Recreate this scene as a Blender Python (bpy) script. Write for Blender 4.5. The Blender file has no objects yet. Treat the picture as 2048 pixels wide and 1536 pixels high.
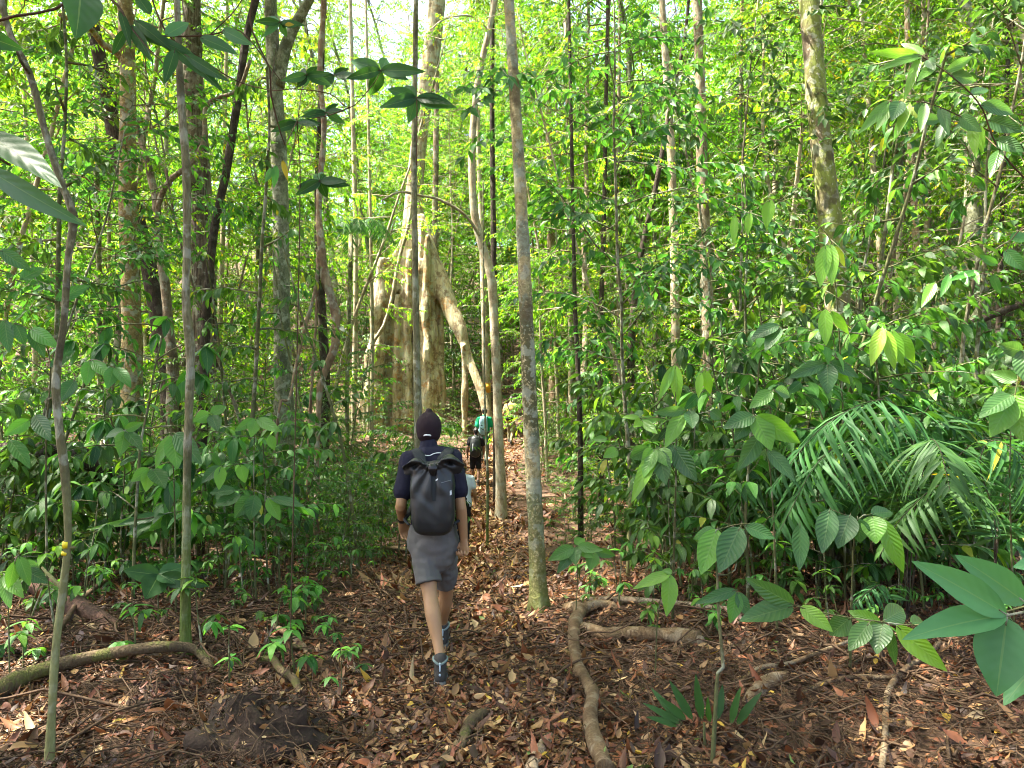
import bpy, math, random
import numpy as np
from mathutils import Vector, Matrix, noise
from mathutils.bvhtree import BVHTree

random.seed(7); np.random.seed(7)
PI = math.pi
SC = bpy.context.scene
COL = SC.collection
def R(d): return math.radians(d)

# ------------------------------------------------------------------ camera
CAM = Vector((0, 0, 1.6)); PITCH = R(4.0); FPX = 1490.0
cd = bpy.data.cameras.new('camera'); cd.sensor_width = 36.0; cd.lens = FPX / 2048 * 36
cd.clip_start = 0.05; cd.clip_end = 600
cam = bpy.data.objects.new('camera', cd); COL.objects.link(cam)
cam.location = CAM; cam.rotation_euler = (PI / 2 + PITCH, 0, 0); SC.camera = cam
CF = Vector((0, math.cos(PITCH), math.sin(PITCH))); CU = Vector((0, -math.sin(PITCH), math.cos(PITCH)))
def P(px, py, d):
    """point of the place seen at photo pixel (px,py) of 2048x1536, d metres ahead (world y)"""
    v = CF + Vector((1, 0, 0)) * ((px - 1024) / FPX) + CU * ((768 - py) / FPX)
    return CAM + v * (d / v.y)
def PX(p):
    q = Vector(p) - CAM; f = q.dot(CF)
    return 1024 + q.x / f * FPX, 768 - q.dot(CU) / f * FPX

# ------------------------------------------------------------------ terrain
def sst(a, b, t):
    t = np.clip((t - a) / (b - a), 0, 1); return t * t * (3 - 2 * t)
def xpath(y):
    return np.interp(y, [0, 3.5, 5, 7, 9, 12, 15, 20, 24, 30], [0, -.1, -.3, -.75, -1.05, -.9, -.65, -.85, -.5, -.3])
def gz(x, y):
    x = np.asarray(x, float); y = np.asarray(y, float)
    z = np.interp(y, [6.5, 8, 10, 12.5, 14.5, 16, 17.5, 19, 20.5, 22.3, 24.6, 26.5, 28, 60, 120], [0, -.06, -.26, -.46, -.47, -.38, -.19, .06, .34, .76, 1.33, 1.70, 1.98, 14.8, 33])
    z = z + 0.30 * np.clip(x - 2.5, 0, 30) * sst(9, 20, y) + 0.06 * np.clip(-x - 3, 0, 30) * sst(9, 20, y)
    off = np.abs(x - xpath(y))
    z = z + 0.10 * sst(.5, 2.0, off) * sst(3, 6, y)
    n = (np.sin(x * 1.3 + .7 * np.sin(y * .9)) * np.sin(y * 1.1 + 1.3) * .05 + np.sin(x * 3.1 + 2 + y) * np.sin(y * 2.7 - x * 1.2) * .022
         + np.sin(x * 7.3 + y * 3.1) * np.sin(y * 6.1 - x * 2.2 + 1) * .010)
    return z + n * (0.45 + 0.55 * sst(.3, 1.2, off))
def gzf(x, y): return float(gz(x, y))
def G(px, d):
    """ground point under photo column px at distance d"""
    py = 1000
    for _ in range(4):
        p = P(px, py, d); p.z = gzf(p.x, p.y); py = PX(p)[1]
    return p
def GP(px, py):
    """ground point seen at a pixel"""
    v = (P(px, py, 10) - CAM).normalized(); t = 1.0
    while t < 80:
        p = CAM + v * t
        if p.z < gzf(p.x, p.y): return p
        t += .02
    return p

# ------------------------------------------------------------------ meshes
class Geo:
    def __init__(s): s.V = []; s.F = {}; s.T = []; s.U = []; s.n = 0
    def add(s, V, F, tint=0.5, uv=None):
        V = np.asarray(V, float).reshape(-1, 3); m = len(V)
        for f in (F if isinstance(F, (list, tuple)) else [F]):
            f = np.asarray(f, int); s.F.setdefault(f.shape[1], []).append(f + s.n)
        s.V.append(V); s.n += m
        s.T.append(np.broadcast_to(np.asarray(tint, float), (m,)).copy())
        s.U.append(np.zeros((m, 2)) if uv is None else np.asarray(uv, float).reshape(-1, 2))
        return s
    def mesh(s, name, smooth=True):
        me = bpy.data.meshes.new(name)
        V = np.concatenate(s.V); me.vertices.add(len(V)); me.vertices.foreach_set('co', V.ravel())
        loops = []; tot = []
        for k, fs in s.F.items():
            f = np.concatenate(fs); loops.append(f.ravel()); tot.append(np.full(len(f), k))
        loops = np.concatenate(loops); tot = np.concatenate(tot)
        st = np.concatenate([[0], np.cumsum(tot)[:-1]])
        me.loops.add(len(loops)); me.loops.foreach_set('vertex_index', loops.astype(np.int32))
        me.polygons.add(len(tot)); me.polygons.foreach_set('loop_start', st.astype(np.int32))
        me.polygons.foreach_set('loop_total', tot.astype(np.int32))
        me.polygons.foreach_set('use_smooth', np.full(len(tot), smooth))
        a = me.attributes.new('tint', 'FLOAT', 'POINT'); a.data.foreach_set('value', np.concatenate(s.T).astype(np.float32))
        a = me.attributes.new('leafuv', 'FLOAT2', 'POINT'); a.data.foreach_set('vector', np.concatenate(s.U).astype(np.float32).ravel())
        me.update(calc_edges=True); me.validate()
        return me
def link(name, me, mat=None, parent=None, loc=None):
    if isinstance(me, Geo): me = me.mesh(name)
    o = bpy.data.objects.new(name, me); COL.objects.link(o)
    if mat is not None and not me.materials: me.materials.append(mat)
    if parent is not None: o.parent = parent
    if loc is not None: o.location = loc
    return o
def tag(o, label, cat, group=None, kind=None):
    if label: o['label'] = label
    if cat: o['category'] = cat
    if group: o['group'] = group
    if kind: o['kind'] = kind
    return o
def thing(name, label, cat, loc=(0, 0, 0), rz=0, group=None, s=1.0):
    o = bpy.data.objects.new(name, None); COL.objects.link(o); o.empty_display_size = .2
    o.location = loc; o.rotation_euler = (0, 0, rz); o.scale = (s, s, s)
    return tag(o, label, cat, group)
def copy_tree(o, parent=None):
    c = o.copy(); COL.objects.link(c); c.parent = parent
    for ch in list(o.children): copy_tree(ch, c)
    return c

def frames(pts):
    pts = np.asarray(pts, float); t = np.gradient(pts, axis=0)
    t /= np.linalg.norm(t, axis=1)[:, None] + 1e-12
    a = np.array([1., 0, 0]) if abs(t[0, 0]) < .8 else np.array([0, 1., 0])
    A = []
    for k in range(len(pts)):
        a = a - t[k] * a.dot(t[k]); a /= np.linalg.norm(a) + 1e-12; A.append(a)
    A = np.array(A); B = np.cross(t, A)
    return pts, t, A, B
def tube(g, pts, rad, sides=8, rough=0.0, tint=.5, cap=True, ph=0.0, flare=None):
    pts, t, A, B = frames(pts); n = len(pts)
    rad = np.broadcast_to(np.asarray(rad, float), (n,))
    th = np.arange(sides) * 2 * PI / sides
    rr = rad[:, None] * np.ones((1, sides))
    if rough:
        kk = np.arange(n)[:, None] * .7
        rr = rr * (1 + rough * (np.sin(3 * th[None] + kk * .9 + ph) * .4 + np.sin(2 * th[None] - kk * 1.7 + ph * 2) * .5
                                + np.sin(5 * th[None] + kk * 2.3 + ph) * .25 + .5 * np.sin(kk * 1.3 + ph)))
    if flare is not None: rr = rr * flare(th[None], np.arange(n)[:, None])
    V = pts[:, None] + rr[..., None] * (np.cos(th)[None, :, None] * A[:, None] + np.sin(th)[None, :, None] * B[:, None])
    i = np.arange(n - 1)[:, None] * sides; j = np.arange(sides)[None]; j2 = (j + 1) % sides
    F = np.stack([i + j, i + j2, i + sides + j2, i + sides + j], -1).reshape(-1, 4)
    V = V.reshape(-1, 3); Fs = [F]
    if cap:
        b = len(V); V = np.concatenate([V, pts[:1], pts[-1:]])
        jj = np.arange(sides); j2 = (jj + 1) % sides
        Fs.append(np.stack([j2, jj, np.full(sides, b)], -1))
        Fs.append(np.stack([(n - 1) * sides + jj, (n - 1) * sides + j2, np.full(sides, b + 1)], -1))
    g.add(V, Fs, tint)
def spline(pts, step=.15):
    pts = [np.asarray(p, float) for p in pts]
    if len(pts) < 3: 
        n = max(2, int(np.linalg.norm(pts[1] - pts[0]) / step) + 1)
        return np.array([pts[0] + (pts[1] - pts[0]) * k for k in np.linspace(0, 1, n)])
    Q = [2 * pts[0] - pts[1]] + pts + [2 * pts[-1] - pts[-2]]; out = []
    for k in range(1, len(Q) - 2):
        a, b, c, d = Q[k - 1:k + 3]; L = np.linalg.norm((c - b)[:3]); m = max(1, int(L / step))
        for i in range(m):
            s = i / m
            out.append(.5 * (2 * b + (c - a) * s + (2 * a - 5 * b + 4 * c - d) * s * s + (3 * b - a - 3 * c + d) * s ** 3))
    out.append(pts[-1]); return np.array(out)
def branch_pts(p, d, L, n=5, sag=.0, wob=.08, rng=random):
    p = np.array(p, float); d = np.array(d, float); d /= np.linalg.norm(d); out = [p.copy()]
    for k in range(n):
        d = d + np.array([rng.gauss(0, wob), rng.gauss(0, wob), rng.gauss(0, wob) - sag]); d /= np.linalg.norm(d)
        p = p + d * L / n; out.append(p.copy())
    return np.array(out)

# leaves ------------------------------------------------------------
def leaf_template(kind):
    prof = lambda v: np.power(np.sin(PI * np.power(v, .82)), .85) * (1 - .25 * v) * 1.12
    if kind == 'lo':
        return np.array([[0, 0], [1, .42], [0, 1], [-1, .42]], float), [np.array([[0, 1, 2], [0, 2, 3]])], np.array([0, .95, 0, .95])
    if kind == 'mid': rows, cols = [.16, .38, .62, .84], [-1, 0, 1]
    elif kind == 'hi': rows, cols = list(np.linspace(.06, .95, 10)), [-1, -.5, 0, .5, 1]
    elif kind == 'strap': rows, cols = [.08, .3, .55, .8], [-1, 0, 1]
    T = [[0, 0]]; 
    for v in rows:
        for u in cols: T.append([u, v])
    T.append([0, 1]); T = np.array(T, float); c = len(cols); q = []; tr = []
    for j in range(c - 1):
        tr.append([0, 1 + j + 1, 1 + j])
        tr.append([1 + (len(rows) - 1) * c + j, 1 + (len(rows) - 1) * c + j + 1, len(T) - 1])
    for i in range(len(rows) - 1):
        for j in range(c - 1):
            a = 1 + i * c + j; q.append([a, a + 1, a + c + 1, a + c])
    w = prof(np.clip(T[:, 1], 1e-6, 1 - 1e-6)); w = np.nan_to_num(w)
    if kind == 'strap': w = np.minimum(1, 6 * T[:, 1]) * (1 - T[:, 1] ** 3)
    return T, [np.array(q), np.array(tr)], w
TPL = {k: leaf_template(k) for k in ('lo', 'mid', 'hi', 'strap')}
def nrmz(a): return a / (np.linalg.norm(a, axis=-1, keepdims=True) + 1e-12)
def leaves(g, base, dirv, nrm, L, W, kind='mid', fold=.25, droop=.25, tint=.5, twist=.0, wavy=0.0):
    base = np.asarray(base, float).reshape(-1, 3); N = len(base)
    if N == 0: return
    d = nrmz(np.broadcast_to(np.asarray(dirv, float), (N, 3))); n = np.broadcast_to(np.asarray(nrm, float), (N, 3))
    n = n - d * np.sum(n * d, -1, keepdims=True); n = nrmz(n + 1e-9); s = np.cross(d, n)
    b = lambda x: np.broadcast_to(np.asarray(x, float), (N,))[:, None]
    L, W, fold, droop = b(L), b(W), b(fold), b(droop)
    T, F, w = TPL[kind]; u = T[:, 0][None]; v = T[:, 1][None]; w = w[None]
    x = u * w * W * .5; h = fold * np.abs(x) - droop * L * v * v
    if wavy: h = h + wavy * W * np.abs(u) * np.sin(v * 19 + np.arange(N)[:, None])
    along = v * L * (1 - .35 * droop * v)
    V = base[:, None] + d[:, None] * along[..., None] + s[:, None] * x[..., None] + n[:, None] * h[..., None]
    m = len(T); off = (np.arange(N) * m)[:, None, None]
    Fs = [(f[None] + off).reshape(-1, f.shape[1]) for f in F]
    t = np.broadcast_to(np.asarray(tint, float), (N,)); t = np.repeat(t, m)
    uv = np.broadcast_to(T[None], (N, m, 2)).reshape(-1, 2)
    g.add(V.reshape(-1, 3), Fs, t, uv)

# ------------------------------------------------------------------ materials
def newmat(name):
    m = bpy.data.materials.new(name); m.use_nodes = True; nt = m.node_tree; nt.nodes.clear()
    return m, nt
def N(nt, t, **kw):
    n = nt.nodes.new(t)
    for k, v in kw.items():
        if k.startswith('i_'): n.inputs[k[2:].replace('_', ' ')].default_value = v
        else: setattr(n, k, v)
    return n
def ramp(nt, stops, interp='LINEAR'):
    r = nt.nodes.new('ShaderNodeValToRGB'); cr = r.color_ramp; cr.interpolation = interp
    while len(cr.elements) > 1: cr.elements.remove(cr.elements[0])
    cr.elements[0].position = stops[0][0]; cr.elements[0].color = (*stops[0][1], 1)
    for p, c in stops[1:]:
        e = cr.elements.new(p); e.color = (*c, 1)
    return r
def math_(nt, op, a, b=None, c=None):
    n = nt.nodes.new('ShaderNodeMath'); n.operation = op
    for k, v in enumerate((a, b, c)):
        if v is None: continue
        if isinstance(v, (int, float)): n.inputs[k].default_value = v
        else: nt.links.new(v, n.inputs[k])
    return n.outputs[0]
def mixc(nt, fac, a, b, mode='MIX'):
    n = nt.nodes.new('ShaderNodeMix'); n.data_type = 'RGBA'; n.blend_type = mode
    for k, v in ((0, fac), (6, a), (7, b)):
        if isinstance(v, (int, float)): n.inputs[k].default_value = v
        elif isinstance(v, tuple): n.inputs[k].default_value = (*v, 1)
        else: nt.links.new(v, n.inputs[k])
    return n.outputs[2]
def out(nt, sh, disp=None):
    o = nt.nodes.new('ShaderNodeOutputMaterial'); nt.links.new(sh, o.inputs['Surface'])
def leafmat(name, stops, rough=.4, tfac=.4, tgain=(2.2, 2.0, .9), veins=0, spec=.5, objvar=.18, nveins=9, spots=False):
    m, nt = newmat(name); L = nt.links.new
    at = N(nt, 'ShaderNodeAttribute', attribute_name='tint'); r = ramp(nt, stops); L(at.outputs['Fac'], r.inputs[0])
    oi = N(nt, 'ShaderNodeObjectInfo')
    hs = N(nt, 'ShaderNodeHueSaturation'); L(r.outputs[0], hs.inputs['Color'])
    L(math_(nt, 'MULTIPLY_ADD', oi.outputs['Random'], .035, .4825), hs.inputs['Hue'])
    L(math_(nt, 'MULTIPLY_ADD', oi.outputs['Random'], objvar * 2, 1 - objvar), hs.inputs['Value'])
    col = hs.outputs[0]; nrm = None
    if veins:
        uv = N(nt, 'ShaderNodeAttribute', attribute_name='leafuv'); sx = N(nt, 'ShaderNodeSeparateXYZ'); L(uv.outputs['Vector'], sx.inputs[0])
        au = math_(nt, 'ABSOLUTE', sx.outputs[0])
        ph = math_(nt, 'MULTIPLY', math_(nt, 'MULTIPLY_ADD', au, -.22, sx.outputs[1]), 2 * PI * nveins)
        sn = math_(nt, 'SINE', ph)
        vein = math_(nt, 'POWER', math_(nt, 'MULTIPLY_ADD', sn, .5, .5), 8.0)
        mid = math_(nt, 'LESS_THAN', au, .045)
        vm = math_(nt, 'MAXIMUM', math_(nt, 'MULTIPLY', vein, .45 * min(1, veins ** 1.5)), mid)
        lite = mixc(nt, .55, col, (.22, .34, .12))
        col = mixc(nt, math_(nt, 'MULTIPLY', vm, .42), col, lite)
        if spots:
            tc = N(nt, 'ShaderNodeTexCoord'); nz = N(nt, 'ShaderNodeTexNoise', i_Scale=60.0); L(tc.outputs['Object'], nz.inputs['Vector'])
            k = ramp(nt, [(.62, (0, 0, 0)), (.72, (1, 1, 1))]); L(nz.outputs[0], k.inputs[0])
            col = mixc(nt, math_(nt, 'MULTIPLY', k.outputs[0], .3), col, (.12, .17, .07))
        bp = N(nt, 'ShaderNodeBump', i_Strength=.26, i_Distance=.004 * veins); L(math_(nt, 'SUBTRACT', sn, math_(nt, 'MULTIPLY', mid, 1.2)), bp.inputs['Height']); nrm = bp.outputs[0]
    pb = N(nt, 'ShaderNodeBsdfPrincipled', i_Roughness=rough); pb.inputs['Specular IOR Level'].default_value = spec
    L(col, pb.inputs['Base Color'])
    tr = N(nt, 'ShaderNodeBsdfTranslucent'); L(mixc(nt, 1.0, col, tuple(tgain), 'MULTIPLY'), tr.inputs[0])
    if nrm: L(nrm, pb.inputs['Normal'])
    mx = N(nt, 'ShaderNodeMixShader', i_Fac=tfac); L(pb.outputs[0], mx.inputs[1]); L(tr.outputs[0], mx.inputs[2])
    out(nt, mx.outputs[0]); return m
def barkmat(name, base, patch, dark, scale=6., streak=1.0, patch_lo=.5, patch_hi=.58, dark_amt=.5, moss=None, moss_z=(0, .8), bump=.5, bscale=None, rough=.85, flecks=None, bands=None, lich=(.6, (.36, .37, .28)), zband=None):
    m, nt = newmat(name); L = nt.links.new
    tc = N(nt, 'ShaderNodeTexCoord'); mp = N(nt, 'ShaderNodeMapping'); L(tc.outputs['Object'], mp.inputs[0]); mp.inputs['Scale'].default_value = (scale, scale, scale * .45)
    n1 = N(nt, 'ShaderNodeTexNoise', i_Scale=1.0, i_Detail=5.0, i_Roughness=.6); L(mp.outputs[0], n1.inputs['Vector'])
    r1 = ramp(nt, [(patch_lo, (0, 0, 0)), (patch_hi, (1, 1, 1))]); L(n1.outputs[0], r1.inputs[0])
    col = mixc(nt, r1.outputs[0], base, patch)
    mp2 = N(nt, 'ShaderNodeMapping'); L(tc.outputs['Object'], mp2.inputs[0]); mp2.inputs['Scale'].default_value = (scale * 6, scale * 6, scale * 6 / (1 + 5 * streak)); 
    n2 = N(nt, 'ShaderNodeTexNoise', i_Scale=1.0, i_Detail=4.0, i_Roughness=.65); L(mp2.outputs[0], n2.inputs['Vector'])
    r2 = ramp(nt, [(.38, (1, 1, 1)), (.56, (0, 0, 0))]); L(n2.outputs[0], r2.inputs[0])
    col = mixc(nt, math_(nt, 'MULTIPLY', r2.outputs[0], dark_amt), col, dark)
    if bands:
        mp3 = N(nt, 'ShaderNodeMapping'); L(tc.outputs['Object'], mp3.inputs[0]); mp3.inputs['Scale'].default_value = (1.2, 1.2, 1.7); mp3.inputs['Location'].default_value = bands[1]
        n3 = N(nt, 'ShaderNodeTexNoise', i_Scale=1.0, i_Detail=7.0, i_Roughness=.62); L(mp3.outputs[0], n3.inputs['Vector'])
        r3 = ramp(nt, [(bands[2], (0, 0, 0)), (bands[2] + .05, (1, 1, 1))]); L(n3.outputs[0], r3.inputs[0])
        col = mixc(nt, math_(nt, 'MULTIPLY', r3.outputs[0], .88), col, bands[0])
    if zband:
        sz = N(nt, 'ShaderNodeSeparateXYZ'); L(tc.outputs['Object'], sz.inputs[0]); zz = math_(nt, 'DIVIDE', math_(nt, 'ADD', sz.outputs[2], math_(nt, 'MULTIPLY_ADD', n1.outputs[0], .9, -.45)), 6.0)
        rz = ramp(nt, [(a, (b, b, b)) for a, b in zband[1]]); L(zz, rz.inputs[0])
        ng = N(nt, 'ShaderNodeTexNoise', i_Scale=38.0, i_Detail=3.0); L(tc.outputs['Object'], ng.inputs['Vector']); rg = ramp(nt, [(.54, (1, 1, 1)), (.60, (0, 0, 0))]); L(ng.outputs[0], rg.inputs[0])
        col = mixc(nt, math_(nt, 'MULTIPLY', math_(nt, 'MULTIPLY', rz.outputs[0], .92), rg.outputs[0]), col, zband[0])
    if flecks:
        v = N(nt, 'ShaderNodeTexNoise', i_Scale=scale * 7, i_Detail=2.0); L(tc.outputs['Object'], v.inputs['Vector'])
        rf = ramp(nt, [(.63, (0, 0, 0)), (.68, (1, 1, 1))]); L(v.outputs[0], rf.inputs[0]); col = mixc(nt, math_(nt, 'MULTIPLY', rf.outputs[0], .8), col, flecks)
    if lich:
        n4 = N(nt, 'ShaderNodeTexNoise', i_Scale=7.0, i_Detail=3.0, i_Roughness=.55); mp4 = N(nt, 'ShaderNodeMapping'); L(tc.outputs['Object'], mp4.inputs[0]); mp4.inputs['Location'].default_value = (7, 3, scale); L(mp4.outputs[0], n4.inputs['Vector'])
        r4 = ramp(nt, [(.54, (0, 0, 0)), (.59, (1, 1, 1))]); L(n4.outputs[0], r4.inputs[0]); col = mixc(nt, math_(nt, 'MULTIPLY', r4.outputs[0], lich[0]), col, lich[1])
        n5 = N(nt, 'ShaderNodeTexNoise', i_Scale=3.2, i_Detail=6.0, i_Roughness=.7); L(mp4.outputs[0], n5.inputs['Vector'])
        r5 = ramp(nt, [(.40, (1, 1, 1)), (.50, (0, 0, 0))]); L(n5.outputs[0], r5.inputs[0]); col = mixc(nt, math_(nt, 'MULTIPLY', r5.outputs[0], .75), col, dark)
    if moss:
        sp = N(nt, 'ShaderNodeSeparateXYZ'); L(tc.outputs['Object'], sp.inputs[0])
        mz = N(nt, 'ShaderNodeMapRange'); L(math_(nt, 'ADD', sp.outputs[2], math_(nt, 'MULTIPLY_ADD', n2.outputs[0], .8, -.4)), mz.inputs[0])
        mz.inputs[1].default_value = moss_z[0]; mz.inputs[2].default_value = moss_z[1]; mz.inputs[3].default_value = 1; mz.inputs[4].default_value = 0
        mf = math_(nt, 'MULTIPLY', mz.outputs[0], math_(nt, 'MULTIPLY_ADD', n1.outputs[0], 1.6, -.15)); mf = math_(nt, 'MINIMUM', mf, .9)
        col = mixc(nt, mf, col, moss)
    pb = N(nt, 'ShaderNodeBsdfPrincipled', i_Roughness=rough); pb.inputs['Specular IOR Level'].default_value = .25; L(col, pb.inputs['Base Color'])
    bp = N(nt, 'ShaderNodeBump', i_Strength=min(1, bump * 1.3), i_Distance=.04); L(math_(nt, 'ADD', n2.outputs[0], math_(nt, 'MULTIPLY', n1.outputs[0], .5)), bp.inputs['Height']); L(bp.outputs[0], pb.inputs['Normal'])
    out(nt, pb.outputs[0]); return m
def plain(name, c, rough=.6, bump=0, bscale=80, var=.15, metal=0, spec=.4, vscale=8):
    m, nt = newmat(name); L = nt.links.new
    tc = N(nt, 'ShaderNodeTexCoord'); n1 = N(nt, 'ShaderNodeTexNoise', i_Scale=float(vscale), i_Detail=4.0); L(tc.outputs['Object'], n1.inputs['Vector'])
    f = math_(nt, 'MULTIPLY_ADD', n1.outputs[0], 2 * var, 1 - var); cx = N(nt, 'ShaderNodeCombineXYZ')
    for k in range(3): L(f, cx.inputs[k])
    col = mixc(nt, 1.0, c, cx.outputs[0], 'MULTIPLY')
    pb = N(nt, 'ShaderNodeBsdfPrincipled', i_Roughness=rough, i_Metallic=metal); pb.inputs['Specular IOR Level'].default_value = spec; L(col, pb.inputs['Base Color'])
    if bump:
        n2 = N(nt, 'ShaderNodeTexNoise', i_Scale=float(bscale), i_Detail=3.0); L(tc.outputs['Object'], n2.inputs['Vector'])
        bp = N(nt, 'ShaderNodeBump', i_Strength=bump, i_Distance=.01); L(n2.outputs[0], bp.inputs['Height']); L(bp.outputs[0], pb.inputs['Normal'])
    out(nt, pb.outputs[0]); return m
# ================================================================== materials
LM_bg = leafmat('forest_leaf', [(0, (.028, .078, .010)), (.35, (.055, .145, .014)), (.7, (.092, .22, .018)), (.93, (.15, .29, .022)), (1, (.28, .24, .03))], rough=.45, tfac=.54, tgain=(2.9, 2.6, .9), objvar=.28, spec=.35)
LM_thick = leafmat('glossy_leaf', [(0, (.020, .062, .016)), (.4, (.038, .118, .022)), (.75, (.075, .20, .026)), (.92, (.14, .32, .025)), (1, (.26, .28, .03))], rough=.46, tfac=.38, veins=.6, objvar=.25, spec=.38)
LM_small = leafmat('shrub_leaf', [(0, (.022, .062, .016)), (.5, (.045, .12, .02)), (.9, (.085, .20, .025)), (1, (.2, .24, .03))], rough=.4, tfac=.42, objvar=.22)
LM_hero = leafmat('large_leaf', [(0, (.02, .075, .028)), (.35, (.045, .14, .035)), (.6, (.085, .25, .03)), (.85, (.15, .36, .025)), (1, (.40, .40, .02))], rough=.36, tfac=.45, veins=1.3, objvar=.03, spec=.55, nveins=10, spots=True)
LM_smooth = leafmat('smooth_leaf', [(0, (.012, .035, .010)), (.35, (.028, .085, .022)), (.6, (.07, .205, .09)), (.8, (.09, .28, .07)), (1, (.42, .27, .02))], rough=.42, tfac=.42, objvar=.02, spec=.28, veins=.2, nveins=7)
LM_palm = leafmat('palm_leaf', [(0, (.02, .06, .018)), (.5, (.035, .105, .028)), (.9, (.06, .15, .03)), (1, (.35, .3, .03))], rough=.55, tfac=.38, objvar=.12, spec=.25)
LM_litter = leafmat('dead_leaf', [(0, (.020, .010, .006)), (.2, (.052, .024, .012)), (.34, (.105, .045, .019)), (.44, (.20, .068, .026)), (.58, (.19, .10, .040)), (.76, (.31, .19, .078)), (.92, (.46, .34, .18)), (.96, (.45, .30, .04)), (1, (.10, .17, .03))], rough=.55, tfac=.12, tgain=(1.2, 1, .7), objvar=0, spec=.38)
BK = dict(
 pale=barkmat('pale_lichen_bark', (.40, .33, .17), (.25, .27, .19), (.10, .075, .035), scale=5, streak=.0, patch_lo=.52, patch_hi=.57, dark_amt=.5, zband=((.085, .078, .03), [(0, .75), (.18, .7), (.205, .05), (.265, .05), (.285, 1), (.46, .95), (.50, .12), (.75, .1), (.8, .4), (.9, .1)]), moss=(.14, .17, .035), moss_z=(.0, 1.3), flecks=(.5, .42, .25), bump=.5),
 greybrown=barkmat('grey_bark', (.20, .185, .095), (.31, .295, .20), (.07, .06, .03), scale=9, streak=.8, dark_amt=.6, moss=(.10, .18, .012), moss_z=(.35, 1.5), bump=.6),
 thin=barkmat('thin_sapling_bark', (.13, .118, .055), (.30, .29, .19), (.055, .045, .025), scale=11, streak=.5, dark_amt=.5, moss=(.26, .27, .10), moss_z=(.7, 1.6), bump=.4),
 yellow=barkmat('yellow_brown_bark', (.27, .195, .07), (.36, .29, .13), (.10, .065, .025), scale=4.5, streak=.0, dark_amt=.65, flecks=(.45, .38, .2), bump=.5),
 dark=barkmat('dark_bark', lich=(.3, (.14, .14, .1)), base=(.05, .035, .022), patch=(.085, .06, .038), dark=(.02, .014, .01), scale=8, streak=.8, dark_amt=.6, bump=.8),
 shaggy=barkmat('shaggy_bark', (.17, .125, .09), (.25, .20, .16), (.045, .03, .02), scale=5, streak=3.5, dark_amt=.9, bump=1.0),
 greygreen=barkmat('grey_green_bark', (.18, .185, .105), (.26, .26, .17), (.055, .06, .03), scale=6, streak=.2, dark_amt=.6, flecks=(.3, .3, .22), moss=(.09, .11, .03), moss_z=(.2, 2.5), bump=.5),
 moss=barkmat('mossy_bark', (.16, .125, .07), (.19, .225, .045), (.07, .05, .03), scale=2.6, streak=.3, patch_lo=.40, patch_hi=.52, dark_amt=.45, flecks=(.42, .40, .3), bump=.5),
 brown=barkmat('brown_bark', (.24, .18, .11), (.33, .27, .18), (.08, .055, .03), scale=7, streak=1.0, dark_amt=.6, flecks=(.4, .36, .27), bump=.6),
 tan=barkmat('tan_bark', (.38, .31, .20), (.48, .42, .30), (.15, .11, .06), scale=6, streak=.8, dark_amt=.5, bump=.5),
 liana=barkmat('liana_bark', (.26, .18, .10), (.36, .28, .17), (.13, .075, .045), scale=6, streak=2.5, dark_amt=.6, bump=.7),
 buttress=barkmat('buttress_bark', (.43, .36, .21), (.52, .47, .31), (.12, .07, .035), scale=1.6, streak=2.0, dark_amt=.6, bands=((.34, .19, .07), (1.3, .2, .4), .56), bump=.9),
 root=barkmat('root_bark', lich=(.45, (.34, .29, .2)), base=(.22, .145, .075), patch=(.31, .23, .135), dark=(.10, .06, .03), scale=12, streak=.6, dark_amt=.6, bump=.7),
 mossroot=barkmat('mossy_root_bark', lich=None, base=(.125, .09, .048), patch=(.12, .125, .032), dark=(.08, .055, .03), scale=9, streak=.4, dark_amt=.6, bump=.7),
 deadwood=barkmat('dead_wood', lich=None, base=(.33, .25, .16), patch=(.42, .35, .25), dark=(.13, .085, .05), scale=9, streak=3, dark_amt=.6, bump=.6),
 log=barkmat('rotten_log', lich=None, base=(.09, .05, .032), patch=(.16, .085, .055), dark=(.025, .015, .01), scale=5, streak=1.5, patch_lo=.56, patch_hi=.62, dark_amt=.7, bump=1.0),
 twig=barkmat('twig_bark', lich=None, base=(.08, .048, .026), patch=(.135, .088, .05), dark=(.04, .024, .014), scale=6, streak=.5, dark_amt=.5, bump=.4),
 stem=barkmat('green_stem', (.10, .11, .04), (.16, .15, .07), (.05, .05, .02), scale=12, streak=.5, dark_amt=.4, bump=.3),
)
def soilmat():
    m, nt = newmat('forest_soil'); L = nt.links.new
    tc = N(nt, 'ShaderNodeTexCoord')
    n1 = N(nt, 'ShaderNodeTexNoise', i_Scale=14.0, i_Detail=8.0, i_Roughness=.7); L(tc.outputs['Object'], n1.inputs['Vector'])
    v = N(nt, 'ShaderNodeTexVoronoi', i_Scale=18.0); L(tc.outputs['Object'], v.inputs['Vector'])
    r = ramp(nt, [(.28, (.018, .010, .006)), (.5, (.07, .036, .018)), (.68, (.15, .08, .036)), (.8, (.22, .14, .07))]); 
    L(math_(nt, 'ADD', math_(nt, 'MULTIPLY', n1.outputs[0], .8), math_(nt, 'MULTIPLY', v.outputs['Color'], .2)), r.inputs[0])
    pb = N(nt, 'ShaderNodeBsdfPrincipled', i_Roughness=.9); L(r.outputs[0], pb.inputs['Base Color'])
    bp = N(nt, 'ShaderNodeBump', i_Strength=.9, i_Distance=.03); L(n1.outputs[0], bp.inputs['Height']); L(bp.outputs[0], pb.inputs['Normal'])
    out(nt, pb.outputs[0]); return m
SOIL = soilmat()

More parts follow.
